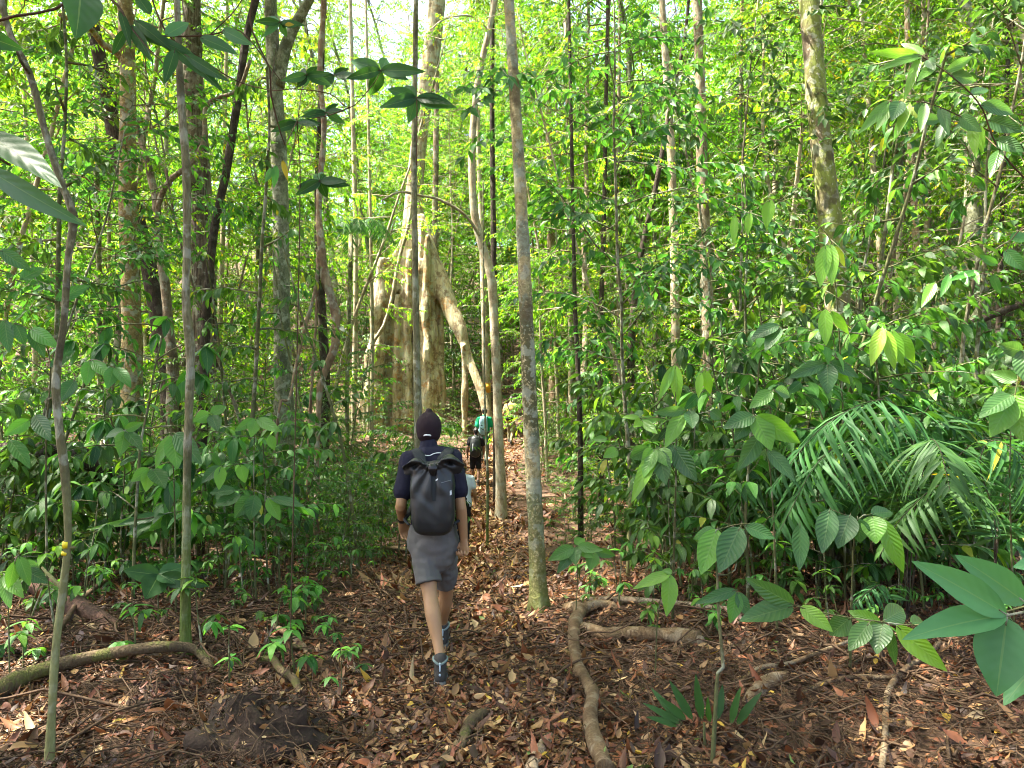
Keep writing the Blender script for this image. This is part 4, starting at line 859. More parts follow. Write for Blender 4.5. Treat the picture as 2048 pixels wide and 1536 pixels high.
# ================================================================== the near plants with big leaves, leaf by leaf
def hero(name, label, stems, lv, lm=None, base=None, bark='stem', cat='plant', kind='hi'):
    """stems: [[(px,py,d),...],r0,r1]; lv: (x0,y0,x1,y1,width px,d0,d1,tint[,bank]) each leaf from its stalk to its tip"""
    lm = lm or LM_hero; rng = random.Random(len(label) + len(lv))
    b = Vector(base) if base is not None else P(*stems[0][0][0])
    t = thing(name, label, cat, b); gs, gl = Geo(), Geo()
    for pts, r0, r1 in stems:
        q = spline([np.array(P(*p) - b) for p in pts], .04); tube(gs, q, np.linspace(r0, r1, len(q)), 7, .06)
    for L in lv:
        x0, y0, x1, y1, wpx, d0, d1, ti = L[:8]; bank = L[8] if len(L) > 8 else rng.uniform(-.5, .5)
        p0, p1 = P(x0, y0, d0), P(x1, y1, d1); v = p1 - p0; ln = v.length; v.normalize()
        to = (CAM - p0).normalized(); s = v.cross(to).normalized(); n = s.cross(v).normalized()
        n = (n + s * bank + Vector((0, 0, .35))).normalized()
        W = wpx / FPX * (d0 + d1) / 2
        leaves(gl, np.array(p0 - b)[None], np.array(v)[None], np.array(n)[None], ln * 1.04, W * 1.08, kind, fold=.25, droop=rng.uniform(.02, .2), tint=min(1, max(0, ti + rng.gauss(0, .04))), wavy=.02)
        pt = [np.array(p0 - b) - np.array(v) * .012, np.array(p0 - b) + np.array(v) * ln * .1]; tube(gs, pt, .0022, 5)
    link('stem', gs, BK[bark], t); link('foliage', gl, lm, t); return t
def gp(px, d): return G(px, d)
def ground_stem(px, d, *rest):
    q = G(px, d); x, y = PX(q); return [(x, y + 6, d)] + list(rest)
hero('leafy_branch', 'branch with large smooth pale leaves pushing in at the right edge, nearest the camera', [[[(2120, 1215, 1.75), (2048, 1224, 1.75), (2012, 1231, 1.75)], .004, .0025]],
     [(2014, 1230, 1844, 1122, 62, 1.75, 1.68, .72, .2), (2050, 1205, 1934, 1114, 60, 1.78, 1.72, .66), (2012, 1231, 1818, 1254, 62, 1.75, 1.66, .62), (2014, 1236, 1992, 1392, 92, 1.75, 1.7, .6), (2075, 1330, 2005, 1400, 46, 1.85, 1.8, .65), (2110, 1130, 2030, 1128, 40, 1.8, 1.8, .62), (2090, 1250, 2120, 1390, 70, 1.75, 1.7, .62)], LM_smooth, cat='branch')
hero('overhanging_branch', 'branch with wide blue grey leaves hanging in at the upper left corner, nearest the camera', [[[(-200, -80, 1.8), (-120, 250, 1.6), (-30, 300, 1.6), (20, 330, 1.6)], .005, .003], [[(-200, -80, 1.8), (60, -90, 1.7), (150, -40, 1.7), (175, -8, 1.7)], .005, .003], [[(-200, -80, 1.8), (-60, 40, 1.9), (30, 32, 1.9), (110, 18, 1.9), (160, -12, 1.9)], .006, .003]],
     [(-40, 262, 112, 346, 62, 1.6, 1.5, .34, -.5), (-30, 335, 147, 448, 44, 1.6, 1.5, .40, .7), (162, -40, 160, 64, 78, 1.7, 1.62, .30), (-60, 60, 36, 96, 40, 1.8, 1.8, .35), (130, 0, 195, 20, 26, 1.8, 1.75, .3)], LM_smooth, cat='branch', bark='twig')
# dark branch network across the top left with drooping leaves
hero('leafy_branch', 'dark branch spanning the upper left with hanging dark green leaves', [
    [[(150, -60, 4.2), (235, 10, 4.2), (262, 55, 4.2), (330, 72, 4.3), (420, 70, 4.3), (480, 62, 4.4), (545, 140, 4.5), (560, 160, 4.5)], .008, .003], [[(262, 55, 4.2), (300, 100, 4.1), (370, 170, 4.1)], .005, .002], [[(420, 70, 4.3), (470, 20, 4.4), (500, -30, 4.4)], .004, .003]],
    [(262, 50, 300, 118, 24, 4.2, 4.1, .25), (268, 40, 338, 90, 26, 4.2, 4.1, .3), (240, 20, 262, 92, 18, 4.2, 4.1, .25), (320, 75, 440, 160, 30, 4.2, 4.0, .33), (330, 72, 380, 40, 26, 4.2, 4.3, .5), (280, 68, 372, 98, 24, 4.2, 4.1, .36), (372, 110, 450, 160, 22, 4.1, 4.0, .32), (300, 30, 270, -20, 26, 4.2, 4.2, .4), (250, 60, 225, 110, 18, 4.2, 4.2, .3), (400, 75, 470, 100, 26, 4.3, 4.2, .42), (445, 60, 500, 88, 24, 4.3, 4.2, .45), (350, 100, 330, 160, 24, 4.1, 4.0, .3)], LM_smooth, cat='branch', bark='twig')
rosettes = [(762, 140, 5.0, 88), (833, 195, 5.0, 92), (668, 150, 5.2, 62), (613, 150, 5.0, 60), (640, 362, 5.2, 72), (560, 45, 5.4, 50), (652, 225, 5.3, 55), (595, 245, 5.2, 55)]
def rosette_branch():
    rng = random.Random(2); st = [[[(280, -80, 4.4), (330, 60, 4.5), (400, 115, 4.9), (470, 160, 5.3), (540, 180, 5.2), (590, 178, 5.1), (660, 188, 5.1), (700, 215, 5.1), (745, 170, 5.0), (764, 138, 5.0)], .006, .003], [[(700, 215, 5.1), (660, 230, 5.2), (610, 245, 5.2), (590, 300, 5.2), (640, 318, 5.2), (634, 350, 5.2), (640, 365, 5.2)], .004, .002],
        [[(833, 195, 5.0), (834, 215, 5.0), (833, 330, 5.05)], .004, .005], [[(590, 178, 5.1), (612, 152, 5.0)], .003, .002], [[(660, 188, 5.1), (676, 152, 5.2)], .003, .002], [[(540, 180, 5.2), (552, 100, 5.4), (560, 48, 5.4)], .003, .002], [[(660, 230, 5.2), (655, 224, 5.3)], .003, .002]]
    lv = []
    for x, y, d, L in rosettes:
        n = rng.randint(6, 8); a0 = rng.random() * 6.28
        for k in range(n):
            a = a0 + k * 6.283 / n + rng.gauss(0, .2); l = L * rng.uniform(.75, 1.05); dx = math.cos(a) * l; dz = math.sin(a)
            lv.append((x, y, x + dx, y + l * .12 - math.sin(a) * l * .34 + rng.gauss(0, 9), l * .30, d, d - (.75 * math.sin(a * 2 + 1) + rng.uniform(-.3, .3)) * l / FPX * d, rng.choice([.22, .3, .4, .5])))
    lv += [(565, 320, 575, 360, 10, 5.2, 5.2, 1.0), (552, 330, 548, 375, 14, 5.2, 5.2, .75), (545, 335, 530, 365, 12, 5.2, 5.2, .7), (570, 50, 588, 48, 9, 5.3, 5.3, .98)]
    hero('leafy_branch', 'branch with star shaped rosettes of dark leaves hanging in the top middle', st, lv, LM_smooth, cat='branch', bark='twig')
rosette_branch()
# the sapling with a knobby green stem on the right
hero('sapling', 'young plant on a knobby green stem beside the small palm seedling', [
    [ground_stem(1424, 3.75, (1432, 1400, 3.75), (1436, 1345, 3.78), (1446, 1335, 3.8), (1438, 1240, 3.85), (1434, 1150, 3.9), (1432, 1060, 3.95)), .012, .005], [[(1434, 1150, 3.9), (1470, 1140, 3.9), (1472, 1060, 3.9)], .004, .002], [[(1432, 1060, 3.95), (1480, 1048, 3.9), (1530, 1050, 3.9)], .003, .002]],
    [(1434, 1058, 1402, 1146, 46, 3.95, 3.85, .72, 0), (1480, 1054, 1438, 1142, 50, 3.9, 3.8, .22), (1490, 1052, 1552, 1076, 28, 3.9, 3.85, .3), (1472, 1180, 1396, 1204, 22, 3.9, 3.8, .3), (1474, 1184, 1462, 1246, 30, 3.9, 3.85, .62), (1474, 1184, 1500, 1236, 24, 3.9, 3.85, .3), (1440, 1065, 1470, 1110, 30, 3.95, 4.1, .2), (1432, 1060, 1380, 1075, 24, 3.95, 4.1, .3)], base=G(1424, 3.75))
hero('leafy_branch', 'long low branch with chewed big leaves and one bright leaf pointing down right', [[[(2130, 1190, 3.0), (1960, 1236, 3.2), (1830, 1250, 3.3), (1760, 1243, 3.3), (1680, 1232, 3.35), (1590, 1212, 3.4)], .005, .002]],
    [(1588, 1210, 1496, 1160, 36, 3.4, 3.35, .3), (1586, 1213, 1482, 1238, 46, 3.4, 3.3, .28), (1600, 1213, 1668, 1260, 32, 3.4, 3.3, .75), (1762, 1246, 1694, 1222, 26, 3.3, 3.35, .55), (1738, 1246, 1698, 1300, 36, 3.3, 3.25, .38), (1766, 1246, 1752, 1304, 44, 3.3, 3.22, .28), (1792, 1250, 1892, 1342, 40, 3.3, 3.2, .75), (1766, 1242, 1822, 1210, 40, 3.3, 3.45, .4), (1778, 1250, 1790, 1330, 22, 3.3, 3.35, .3), (1700, 1236, 1660, 1270, 40, 3.35, 3.4, .32), (1820, 1245, 1860, 1240, 26, 3.3, 3.4, .5)], base=P(1830, 1250, 3.3), cat='branch')
hero('seedling', 'thin upright seedling with two bright green leaves left of the knobby stem', [[ground_stem(1310, 4.9, (1315, 1240, 4.8), (1330, 1160, 4.6), (1345, 1144, 4.5)), .005, .002]], [(1342, 1146, 1267, 1174, 24, 4.5, 4.45, .72), (1340, 1148, 1336, 1232, 32, 4.5, 4.4, .68), (1345, 1145, 1325, 1140, 12, 4.5, 4.5, .6)], base=G(1310, 4.9))
hero('sapling', 'sapling with limp bright yellow green new leaves hanging in pairs above the right thicket', [
    [ground_stem(1690, 7.0, (1688, 900, 6.6), (1680, 700, 6.3), (1670, 560, 6.2), (1655, 470, 6.2), (1560, 400, 6.2), (1500, 424, 6.2), (1468, 430, 6.2)), .012, .002], [[(1680, 700, 6.3), (1720, 640, 6.2), (1770, 650, 6.1)], .005, .002], [[(1685, 800, 6.4), (1660, 640, 6.0), (1650, 615, 5.9)], .005, .002], [[(1688, 900, 6.6), (1640, 760, 6.0), (1560, 690, 5.8)], .005, .002]],
    [(1652, 490, 1640, 572, 28, 6.2, 6.15, .78, 0), (1660, 488, 1664, 568, 28, 6.2, 6.1, .84, 0), (1668, 492, 1690, 532, 16, 6.2, 6.2, .9), (1540, 398, 1532, 455, 24, 6.2, 6.2, .82, 0), (1470, 430, 1467, 490, 16, 6.2, 6.2, .78), (1500, 425, 1495, 470, 16, 6.2, 6.2, .75), (1650, 618, 1652, 690, 26, 5.9, 5.85, .8, 0), (1662, 622, 1700, 670, 18, 5.9, 5.9, .7),
     (1765, 655, 1742, 728, 26, 6.1, 6.0, .82, 0), (1772, 660, 1790, 738, 24, 6.1, 6.0, .85, 0), (1784, 660, 1806, 732, 24, 6.1, 6.05, .8, 0), (1796, 665, 1832, 728, 26, 6.1, 6.05, .74, 0), (1560, 655, 1530, 700, 28, 5.8, 5.7, .25), (1558, 650, 1500, 672, 28, 5.8, 5.75, .28), (1655, 728, 1656, 784, 36, 5.9, 5.8, .22), (1658, 724, 1722, 752, 24, 5.9, 5.8, .25), (1650, 726, 1580, 754, 24, 5.9, 5.8, .25), (1668, 735, 1700, 768, 18, 5.9, 5.9, .7), (1640, 730, 1600, 730, 18, 5.9, 5.9, .3)], base=G(1690, 7.0))
hero('sapling', 'sapling with bunched bright leaves, one hanging long, right of the blotched trunk', [
    [ground_stem(1345, 6.0, (1348, 1100, 5.6), (1352, 950, 5.2), (1352, 830, 5.1), (1350, 735, 5.1)), .012, .003], [[(1352, 950, 5.2), (1330, 905, 5.1), (1310, 900, 5.0)], .004, .002], [[(1352, 850, 5.2), (1320, 835, 5.1), (1283, 838, 5.1)], .003, .002], [[(1352, 850, 5.2), (1390, 830, 5.1), (1420, 822, 5.1)], .003, .002]],
    [(1350, 730, 1356, 806, 24, 5.1, 5.05, .8, 0), (1346, 732, 1318, 800, 18, 5.1, 5.05, .75), (1410, 740, 1420, 790, 20, 5.1, 5.1, .78), (1402, 745, 1396, 795, 16, 5.1, 5.1, .8), (1368, 824, 1330, 892, 30, 5.1, 5.0, .68, 0), (1280, 836, 1244, 832, 12, 5.1, 5.1, .7), (1283, 838, 1324, 838, 13, 5.1, 5.1, .68), (1280, 835, 1276, 818, 18, 5.1, 5.15, .4), (1284, 842, 1314, 866, 18, 5.1, 5.0, .66), (1282, 840, 1270, 852, 18, 5.1, 5.0, .72),
     (1310, 898, 1285, 950, 30, 5.0, 4.9, .62), (1312, 898, 1262, 1000, 28, 5.0, 4.85, .8, 0), (1316, 898, 1340, 930, 34, 5.0, 4.9, .6), (1305, 896, 1288, 930, 26, 5.0, 4.95, .55), (1318, 900, 1330, 968, 36, 5.0, 4.9, .4), (1350, 895, 1392, 962, 38, 5.0, 4.9, .2), (1340, 890, 1358, 930, 28, 5.05, 5.0, .3), (1300, 895, 1256, 918, 28, 5.0, 5.1, .25), (1372, 820, 1310, 826, 20, 5.1, 5.0, .3), (1380, 822, 1386, 855, 28, 5.1, 5.0, .3), (1420, 822, 1446, 838, 22, 5.1, 5.1, .35), (1215, 878, 1182, 878, 14, 5.2, 5.2, .6), (1235, 900, 1210, 912, 22, 5.2, 5.1, .65)], base=G(1345, 6.0))
hero('sapling', 'sapling with torn bright leaves reaching left over the palm', [[ground_stem(1555, 5.6, (1545, 1000, 5.3), (1530, 880, 5.1), (1510, 832, 5.0)), .01, .003], [[(1530, 880, 5.1), (1560, 800, 5.0), (1545, 780, 5.0)], .004, .002]],
    [(1508, 832, 1548, 898, 46, 5.0, 4.9, .62), (1512, 830, 1600, 888, 40, 5.0, 4.9, .66), (1508, 832, 1450, 850, 34, 5.0, 4.9, .28), (1500, 836, 1470, 880, 30, 5.0, 4.95, .25), (1545, 782, 1500, 815, 28, 5.0, 4.95, .5), (1550, 780, 1590, 790, 24, 5.0, 5.1, .3), (1520, 870, 1480, 940, 34, 5.1, 5.0, .3), (1535, 900, 1590, 960, 30, 5.1, 5.0, .28)], base=G(1555, 5.6))
hero('sapling', 'sapling with dark veined leaves and a folded bright leaf low in front of the palm', [[ground_stem(1700, 5.0, (1706, 1120, 4.7), (1715, 1040, 4.5), (1740, 1030, 4.5)), .009, .003], [[(1715, 1040, 4.5), (1660, 1018, 4.5)], .003, .002]],
    [(1660, 1018, 1645, 1104, 40, 4.5, 4.4, .16), (1700, 1030, 1676, 1092, 46, 4.5, 4.4, .22), (1745, 1032, 1752, 1084, 44, 4.5, 4.4, .68, 0), (1762, 1036, 1812, 1150, 34, 4.5, 4.4, .75, 0), (1600, 1048, 1600, 1140, 32, 4.6, 4.5, .3), (1715, 1036, 1720, 1085, 40, 4.5, 4.5, .24), (1742, 1028, 1790, 1020, 28, 4.5, 4.6, .3)], base=G(1700, 5.0))
hero('seedling', 'seedling with clustered glossy leaves beside the pale fallen stick and the Y shaped root', [[ground_stem(1150, 6.3, (1155, 1150, 6.2), (1150, 1095, 6.1)), .005, .003], [[(1155, 1150, 6.2), (1190, 1105, 6.1)], .003, .002]],
    [(1148, 1095, 1098, 1118, 26, 6.1, 6.0, .5), (1150, 1095, 1150, 1128, 26, 6.1, 6.0, .4), (1155, 1092, 1205, 1100, 20, 6.1, 6.0, .55), (1150, 1090, 1170, 1075, 20, 6.1, 6.2, .5), (1188, 1104, 1180, 1140, 26, 6.1, 6.0, .5), (1190, 1102, 1232, 1112, 18, 6.1, 6.1, .42), (1150, 1098, 1115, 1145, 22, 6.1, 6.0, .3), (1160, 1096, 1185, 1115, 20, 6.1, 6.0, .5)], base=G(1150, 6.3))
hero('seedling', 'seedling with five flat leaves on the bank just left of the slim grey trunk', [[ground_stem(318, 5.9, (316, 1180, 5.8), (318, 1150, 5.7)), .005, .003]],
    [(318, 1150, 246, 1140, 34, 5.7, 5.6, .36), (318, 1150, 292, 1196, 46, 5.7, 5.55, .38), (318, 1150, 372, 1130, 30, 5.7, 5.8, .34), (320, 1152, 410, 1172, 30, 5.7, 5.6, .36), (318, 1148, 350, 1165, 30, 5.7, 5.65, .34)], LM_smooth, base=G(318, 5.9))
hero('seedling', 'seedling with layered pale green leaves in front of the fallen branch on the left', [[ground_stem(318, 7.4, (322, 1060, 7.2), (330, 1030, 7.1)), .005, .003]],
    [(330, 1030, 172, 1058, 14, 7.1, 6.9, .7), (330, 1030, 235, 1045, 20, 7.1, 6.9, .36), (328, 1032, 250, 1066, 26, 7.1, 6.9, .34), (332, 1032, 300, 1060, 22, 7.1, 6.9, .45), (334, 1032, 336, 1064, 18, 7.1, 7, .4), (330, 1028, 300, 1012, 18, 7.1, 7.3, .36), (332, 1028, 360, 1015, 18, 7.1, 7.3, .36)], base=G(318, 7.4))
hero('sapling', 'sapling with long bright leaves fanned out behind the slim grey trunk', [[ground_stem(352, 6.3, (350, 1040, 6.2), (345, 900, 5.9), (340, 862, 5.8)), .009, .003], [[(345, 900, 5.9), (420, 830, 5.8)], .004, .002], [[(350, 960, 6), (300, 940, 5.8)], .004, .002]],
    [(345, 872, 355, 936, 36, 5.8, 5.7, .62, 0), (342, 870, 305, 935, 22, 5.8, 5.7, .66), (350, 866, 400, 925, 36, 5.8, 5.7, .2), (300, 938, 262, 962, 24, 5.8, 5.7, .5), (300, 938, 292, 982, 26, 5.8, 5.7, .8, 0), (305, 938, 330, 975, 34, 5.8, 5.7, .25), (420, 828, 388, 842, 26, 5.8, 5.7, .6), (422, 828, 452, 812, 22, 5.8, 5.9, .5), (424, 830, 435, 860, 26, 5.8, 5.7, .25), (250, 860, 285, 845, 18, 6, 6, .5), (250, 862, 240, 910, 28, 6, 5.9, .45), (252, 862, 285, 898, 24, 6, 5.9, .3), (248, 862, 205, 870, 20, 6, 6, .4)], base=G(352, 6.3))
hero('sapling', 'sapling with big oval leaves hanging left of the grey green trunk', [[ground_stem(512, 6.9, (508, 1040, 6.8), (508, 900, 6.5), (512, 840, 6.4)), .009, .003], [[(508, 920, 6.5), (470, 930, 6.3), (440, 935, 6.3)], .004, .002], [[(508, 980, 6.6), (540, 995, 6.4)], .004, .002]],
    [(512, 838, 502, 872, 24, 6.4, 6.3, .62, 0), (515, 838, 560, 862, 22, 6.4, 6.3, .55), (510, 838, 470, 862, 18, 6.4, 6.3, .5), (540, 870, 548, 900, 18, 6.4, 6.4, .6), (440, 932, 402, 965, 22, 6.3, 6.2, .3), (442, 932, 438, 978, 22, 6.3, 6.2, .78, 0), (480, 930, 490, 965, 22, 6.3, 6.3, .75, 0), (510, 990, 500, 1040, 30, 6.6, 6.5, .34), (500, 992, 470, 1035, 32, 6.6, 6.5, .3), (535, 996, 560, 1040, 24, 6.4, 6.4, .66, 0), (540, 996, 610, 1012, 20, 6.4, 6.4, .3), (480, 990, 430, 1010, 30, 6.5, 6.4, .3), (470, 980, 420, 985, 24, 6.5, 6.4, .3)], base=G(512, 6.9))
hero('sapling', 'sapling at the far left edge with pale green leaves beside the crooked sapling', [[ground_stem(20, 4.6, (16, 1200, 4.6), (10, 1150, 4.6)), .006, .003], [[(16, 1200, 4.6), (30, 1120, 4.5), (40, 1100, 4.5)], .003, .002]],
    [(10, 1150, 42, 1190, 26, 4.6, 4.5, .66), (8, 1150, 18, 1215, 24, 4.6, 4.5, .6), (30, 1122, 18, 1180, 24, 4.5, 4.5, .5), (38, 1112, 60, 1172, 22, 4.5, 4.5, .52), (50, 1140, 95, 1165, 26, 4.6, 4.6, .25), (40, 1130, 80, 1128, 18, 4.6, 4.7, .35)], base=G(20, 4.6))
hero('sapling', 'sapling with wide leaves at the left margin behind the crooked sapling trunk', [[ground_stem(95, 6.3, (92, 900, 6.1), (100, 720, 5.9), (60, 660, 5.8), (0, 640, 5.8)), .012, .003], [[(95, 800, 6), (140, 770, 5.9), (180, 720, 5.9), (230, 735, 5.8)], .005, .002]],
    [(60, 660, 90, 712, 26, 5.8, 5.8, .3), (62, 658, 110, 690, 28, 5.8, 5.7, .62), (30, 645, 50, 690, 24, 5.8, 5.8, .3), (10, 640, 14, 700, 28, 5.8, 5.7, .3), (180, 722, 172, 768, 26, 5.9, 5.8, .55), (184, 722, 220, 752, 22, 5.9, 5.8, .6), (230, 735, 262, 770, 24, 5.8, 5.7, .5), (228, 735, 215, 775, 26, 5.8, 5.7, .45), (150, 760, 120, 800, 28, 5.9, 5.8, .3), (70, 830, 100, 880, 30, 6, 5.9, .3), (60, 840, 10, 870, 26, 6, 5.9, .6), (100, 735, 150, 700, 22, 5.9, 6, .3), (20, 880, 60, 930, 28, 6, 5.9, .4), (110, 600, 180, 570, 24, 5.9, 6, .35), (40, 560, 90, 530, 24, 5.8, 5.9, .3), (0, 500, 60, 540, 26, 5.8, 5.8, .3)], base=G(95, 6.3))
hero('leafy_branch', 'branch with rows of long backlit leaves hanging at the upper right', [[[(2110, 420, 4.4), (2000, 300, 4.3), (1960, 210, 4.2), (1900, 150, 4.2), (1836, 108, 4.2)], .006, .003], [[(1985, 265, 4.3), (1920, 232, 4.2), (1850, 205, 4.1), (1780, 202, 4.1)], .004, .002], [[(2000, 300, 4.3), (1940, 250, 4.5), (1880, 240, 4.6)], .003, .002]],
    [(1836, 108, 1742, 104, 20, 4.2, 4.2, .6), (1845, 112, 1760, 128, 18, 4.2, 4.1, .62), (1850, 110, 1800, 82, 16, 4.2, 4.3, .55), (1856, 118, 1868, 136, 20, 4.2, 4.1, .25), (1840, 112, 1810, 190, 18, 4.2, 4.1, .72), (1870, 130, 1836, 160, 20, 4.2, 4.1, .55), (1890, 142, 1950, 112, 20, 4.2, 4.2, .4), (1900, 150, 1960, 160, 24, 4.2, 4.2, .32), (1780, 202, 1724, 258, 22, 4.1, 4.0, .55), (1790, 203, 1752, 256, 20, 4.1, 4.0, .72), (1800, 202, 1786, 236, 30, 4.1, 4.0, .22), (1818, 204, 1795, 266, 22, 4.1, 4.0, .75), (1836, 206, 1840, 232, 18, 4.1, 4.1, .35), (1850, 206, 1842, 260, 20, 4.1, 4.0, .6), (1880, 215, 1900, 262, 22, 4.2, 4.1, .4), (1920, 232, 1960, 262, 26, 4.2, 4.1, .3), (1945, 245, 1948, 308, 20, 4.2, 4.1, .85), (1960, 250, 1962, 306, 18, 4.2, 4.2, .8), (1960, 210, 2040, 222, 30, 4.2, 4.2, .3), (1975, 240, 2046, 262, 30, 4.3, 4.2, .28), (1990, 280, 2048, 300, 30, 4.3, 4.2, .3), (2000, 300, 1980, 345, 24, 4.3, 4.2, .35), (1940, 190, 1985, 170, 20, 4.2, 4.3, .4), (1880, 240, 1830, 238, 22, 4.6, 4.6, .35), (1895, 242, 1870, 290, 22, 4.6, 4.6, .3)], cat='branch', bark='twig')
hero('leafy_branch', 'thin arching spray with small pale leaves crossing in front of the stout rough trunk', [[[(2090, 420, 5.3), (2030, 470, 5.3), (1985, 545, 5.3), (1920, 540, 5.3), (1860, 575, 5.3)], .004, .002]],
    [(1960, 542, 1900, 556, 16, 5.3, 5.2, .55), (1945, 540, 1958, 566, 14, 5.3, 5.2, .6), (1900, 548, 1882, 592, 16, 5.3, 5.2, .5), (1870, 565, 1844, 612, 20, 5.3, 5.2, .75), (1920, 542, 1935, 570, 14, 5.3, 5.2, .5), (1985, 548, 2000, 590, 16, 5.3, 5.3, .4), (2010, 500, 2048, 540, 26, 5.3, 5.2, .35), (2020, 480, 2060, 470, 26, 5.3, 5.3, .4), (1995, 530, 1960, 510, 16, 5.3, 5.3, .4)], cat='branch', bark='twig')
hero('sapling', 'sapling with wide dull green leaves at the right margin above the palm', [[ground_stem(2030, 5.6, (2020, 1000, 5.4), (2022, 850, 5.2), (2030, 790, 5.1), (2046, 700, 5.1)), .009, .003]],
    [(2025, 790, 1960, 830, 36, 5.1, 5.0, .3), (2024, 795, 1985, 870, 50, 5.1, 5.0, .55), (2030, 790, 2046, 880, 60, 5.1, 5.0, .58), (2020, 800, 1972, 800, 34, 5.1, 5.2, .25), (2044, 702, 2000, 690, 30, 5.1, 5.1, .2), (2044, 700, 2060, 770, 40, 5.1, 5.0, .25), (2036, 760, 1980, 745, 26, 5.1, 5.2, .4)], base=G(2030, 5.6))
hero('palm_seedling', 'small palm seedling with strappy upright leaves beside the knobby stem', [[ground_stem(1410, 3.95, (1408, 1445, 3.95)), .008, .006]],
    [(1404, 1440, 1390, 1352, 17, 3.95, 3.9, .45), (1385, 1440, 1340, 1362, 17, 3.95, 3.95, .5), (1372, 1440, 1322, 1396, 16, 3.95, 3.9, .4), (1434, 1440, 1450, 1366, 16, 3.95, 4.0, .4), (1462, 1448, 1479, 1374, 16, 3.95, 3.9, .5), (1474, 1450, 1518, 1382, 18, 3.95, 3.9, .35), (1360, 1448, 1288, 1404, 16, 3.95, 3.95, .5), (1355, 1452, 1296, 1432, 16, 3.95, 3.85, .45), (1362, 1444, 1302, 1376, 15, 3.95, 4.05, .4), (1420, 1445, 1412, 1400, 12, 3.95, 3.8, .55)], LM_palm, base=G(1410, 3.95), kind='strap')
# ================================================================== roots, logs and mounds on the ground
def root(name, label, cat, strands, mat, cut=None):
    p0 = GP(strands[0][0][0], strands[0][0][1]); base = Vector((p0.x, p0.y, gzf(p0.x, p0.y))); t = thing(name, label, cat, base); g = Geo()
    for S in strands:
        Q = []
        for x, y, wd, lift in S:
            q = GP(x, y); r = (.8 if 'arching' in label else .96) * wd / 2 / FPX * q.y; Q.append(np.array([q.x, q.y, gzf(q.x, q.y) + r * .6 + lift * .9, r]))
        q = spline(Q, .05); q[:, :3] -= np.array(base); tube(g, q[:, :3], q[:, 3], 12, .09, ph=S[0][0])
    link('wood', g, BK[mat], t); return t
root('surface_root', 'thick bare Y shaped root snaking across the ground toward the camera, right of the trail', 'root', [
    [(1135, 1218, 24, -.02), (1160, 1232, 28, .02), (1150, 1262, 27, .03), (1148, 1300, 25, .02), (1158, 1350, 26, .01), (1185, 1400, 27, .02), (1180, 1450, 30, .03), (1190, 1500, 34, .02), (1212, 1560, 38, .02)],
    [(1160, 1235, 24, .02), (1185, 1224, 22, .03), (1225, 1220, 15, .02), (1232, 1224, 12, 0)]], 'root')
root('cut_branch', 'short fat cut branch with a pale sawn end lying beside the Y shaped root', 'branch', [[(1160, 1262, 22, .0), (1185, 1275, 25, .03), (1215, 1285, 27, .03), (1260, 1283, 28, .03), (1310, 1286, 30, .03), (1360, 1290, 31, .03), (1398, 1296, 33, .03)]], 'root')
tb = bpy.data.objects['cut_branch']; q0 = GP(1385, 1294); q1 = GP(1400, 1297); g = Geo(); bb = np.array(tb.location)
a = np.array([q0.x, q0.y, gzf(q0.x, q0.y) + .048]) - bb; c = np.array([q1.x + .012, q1.y - .01, gzf(q1.x, q1.y) + .046]) - bb
tube(g, [a, c], [.046, .040], 14, .05); link('sawn_end', g, BK['deadwood'], tb)
root('surface_root', 'short stout mossy root poking from the leaves at the bottom middle', 'root', [[(985, 1415, 10, -.02), (962, 1438, 20, .01), (938, 1462, 24, .02), (925, 1495, 26, .01), (890, 1530, 24, 0), (850, 1560, 22, -.02)]], 'mossroot')
root('stick', 'pale stub of wood at the bottom edge right of the mossy root', 'stick', [[(1100, 1480, 18, .0), (1075, 1520, 26, .01), (1060, 1560, 28, 0)]], 'deadwood')
root('surface_root', 'long thick root arching over a hollow in the bank at the left front', 'root', [[(-60, 1430, 46, .0), (20, 1388, 44, .03), (90, 1362, 36, .05), (170, 1345, 30, .07), (250, 1335, 28, .09), (330, 1328, 26, .10), (390, 1328, 24, .08), (425, 1345, 18, .0)]], 'mossroot')
root('surface_root', 'thin mossy root curling down the dark mound left of the trail', 'root', [[(520, 1330, 12, .03), (545, 1338, 15, .05), (560, 1362, 16, .06), (585, 1385, 16, .08), (598, 1420, 14, .08), (600, 1450, 12, .04)]], 'mossroot')
root('fallen_branch', 'sunlit fallen branch lying across the left bank behind the slim grey trunk', 'branch', [[(150, 1062, 12, .10), (200, 1066, 17, .13), (250, 1075, 18, .12), (300, 1090, 17, .08), (345, 1094, 16, .06), (400, 1108, 14, .03), (460, 1118, 12, 0)]], 'deadwood')
root('surface_root', 'pale crooked root joining the fallen branch on the left bank', 'root', [[(435, 1130, 14, .03), (480, 1122, 13, .03), (530, 1108, 12, .03), (570, 1085, 10, .04), (590, 1060, 9, .04)], [(440, 1118, 10, .03), (490, 1128, 11, .03), (560, 1130, 9, .0)]], 'root')
root('fallen_log', 'dark rotting log with a reddish broken end at the left front', 'log', [[(48, 1178, 30, .06), (75, 1192, 40, .06), (110, 1210, 44, .05), (150, 1232, 42, .03), (200, 1250, 36, 0), (240, 1256, 26, -.04)]], 'log')
root('fallen_log', 'reddish brown rotting log at the left edge under the leaves', 'log', [[(-40, 1030, 40, .1), (10, 1050, 36, .1), (40, 1066, 32, .08), (90, 1090, 26, .03)]], 'log')
root('stick', 'pale bent stick lying to the left of the boot of the near hiker', 'stick', [[(685, 1330, 7, .01), (710, 1350, 9, .02), (735, 1352, 7, .02)], [(690, 1300, 6, .01), (702, 1322, 7, .01), (712, 1348, 7, .02)]], 'deadwood')
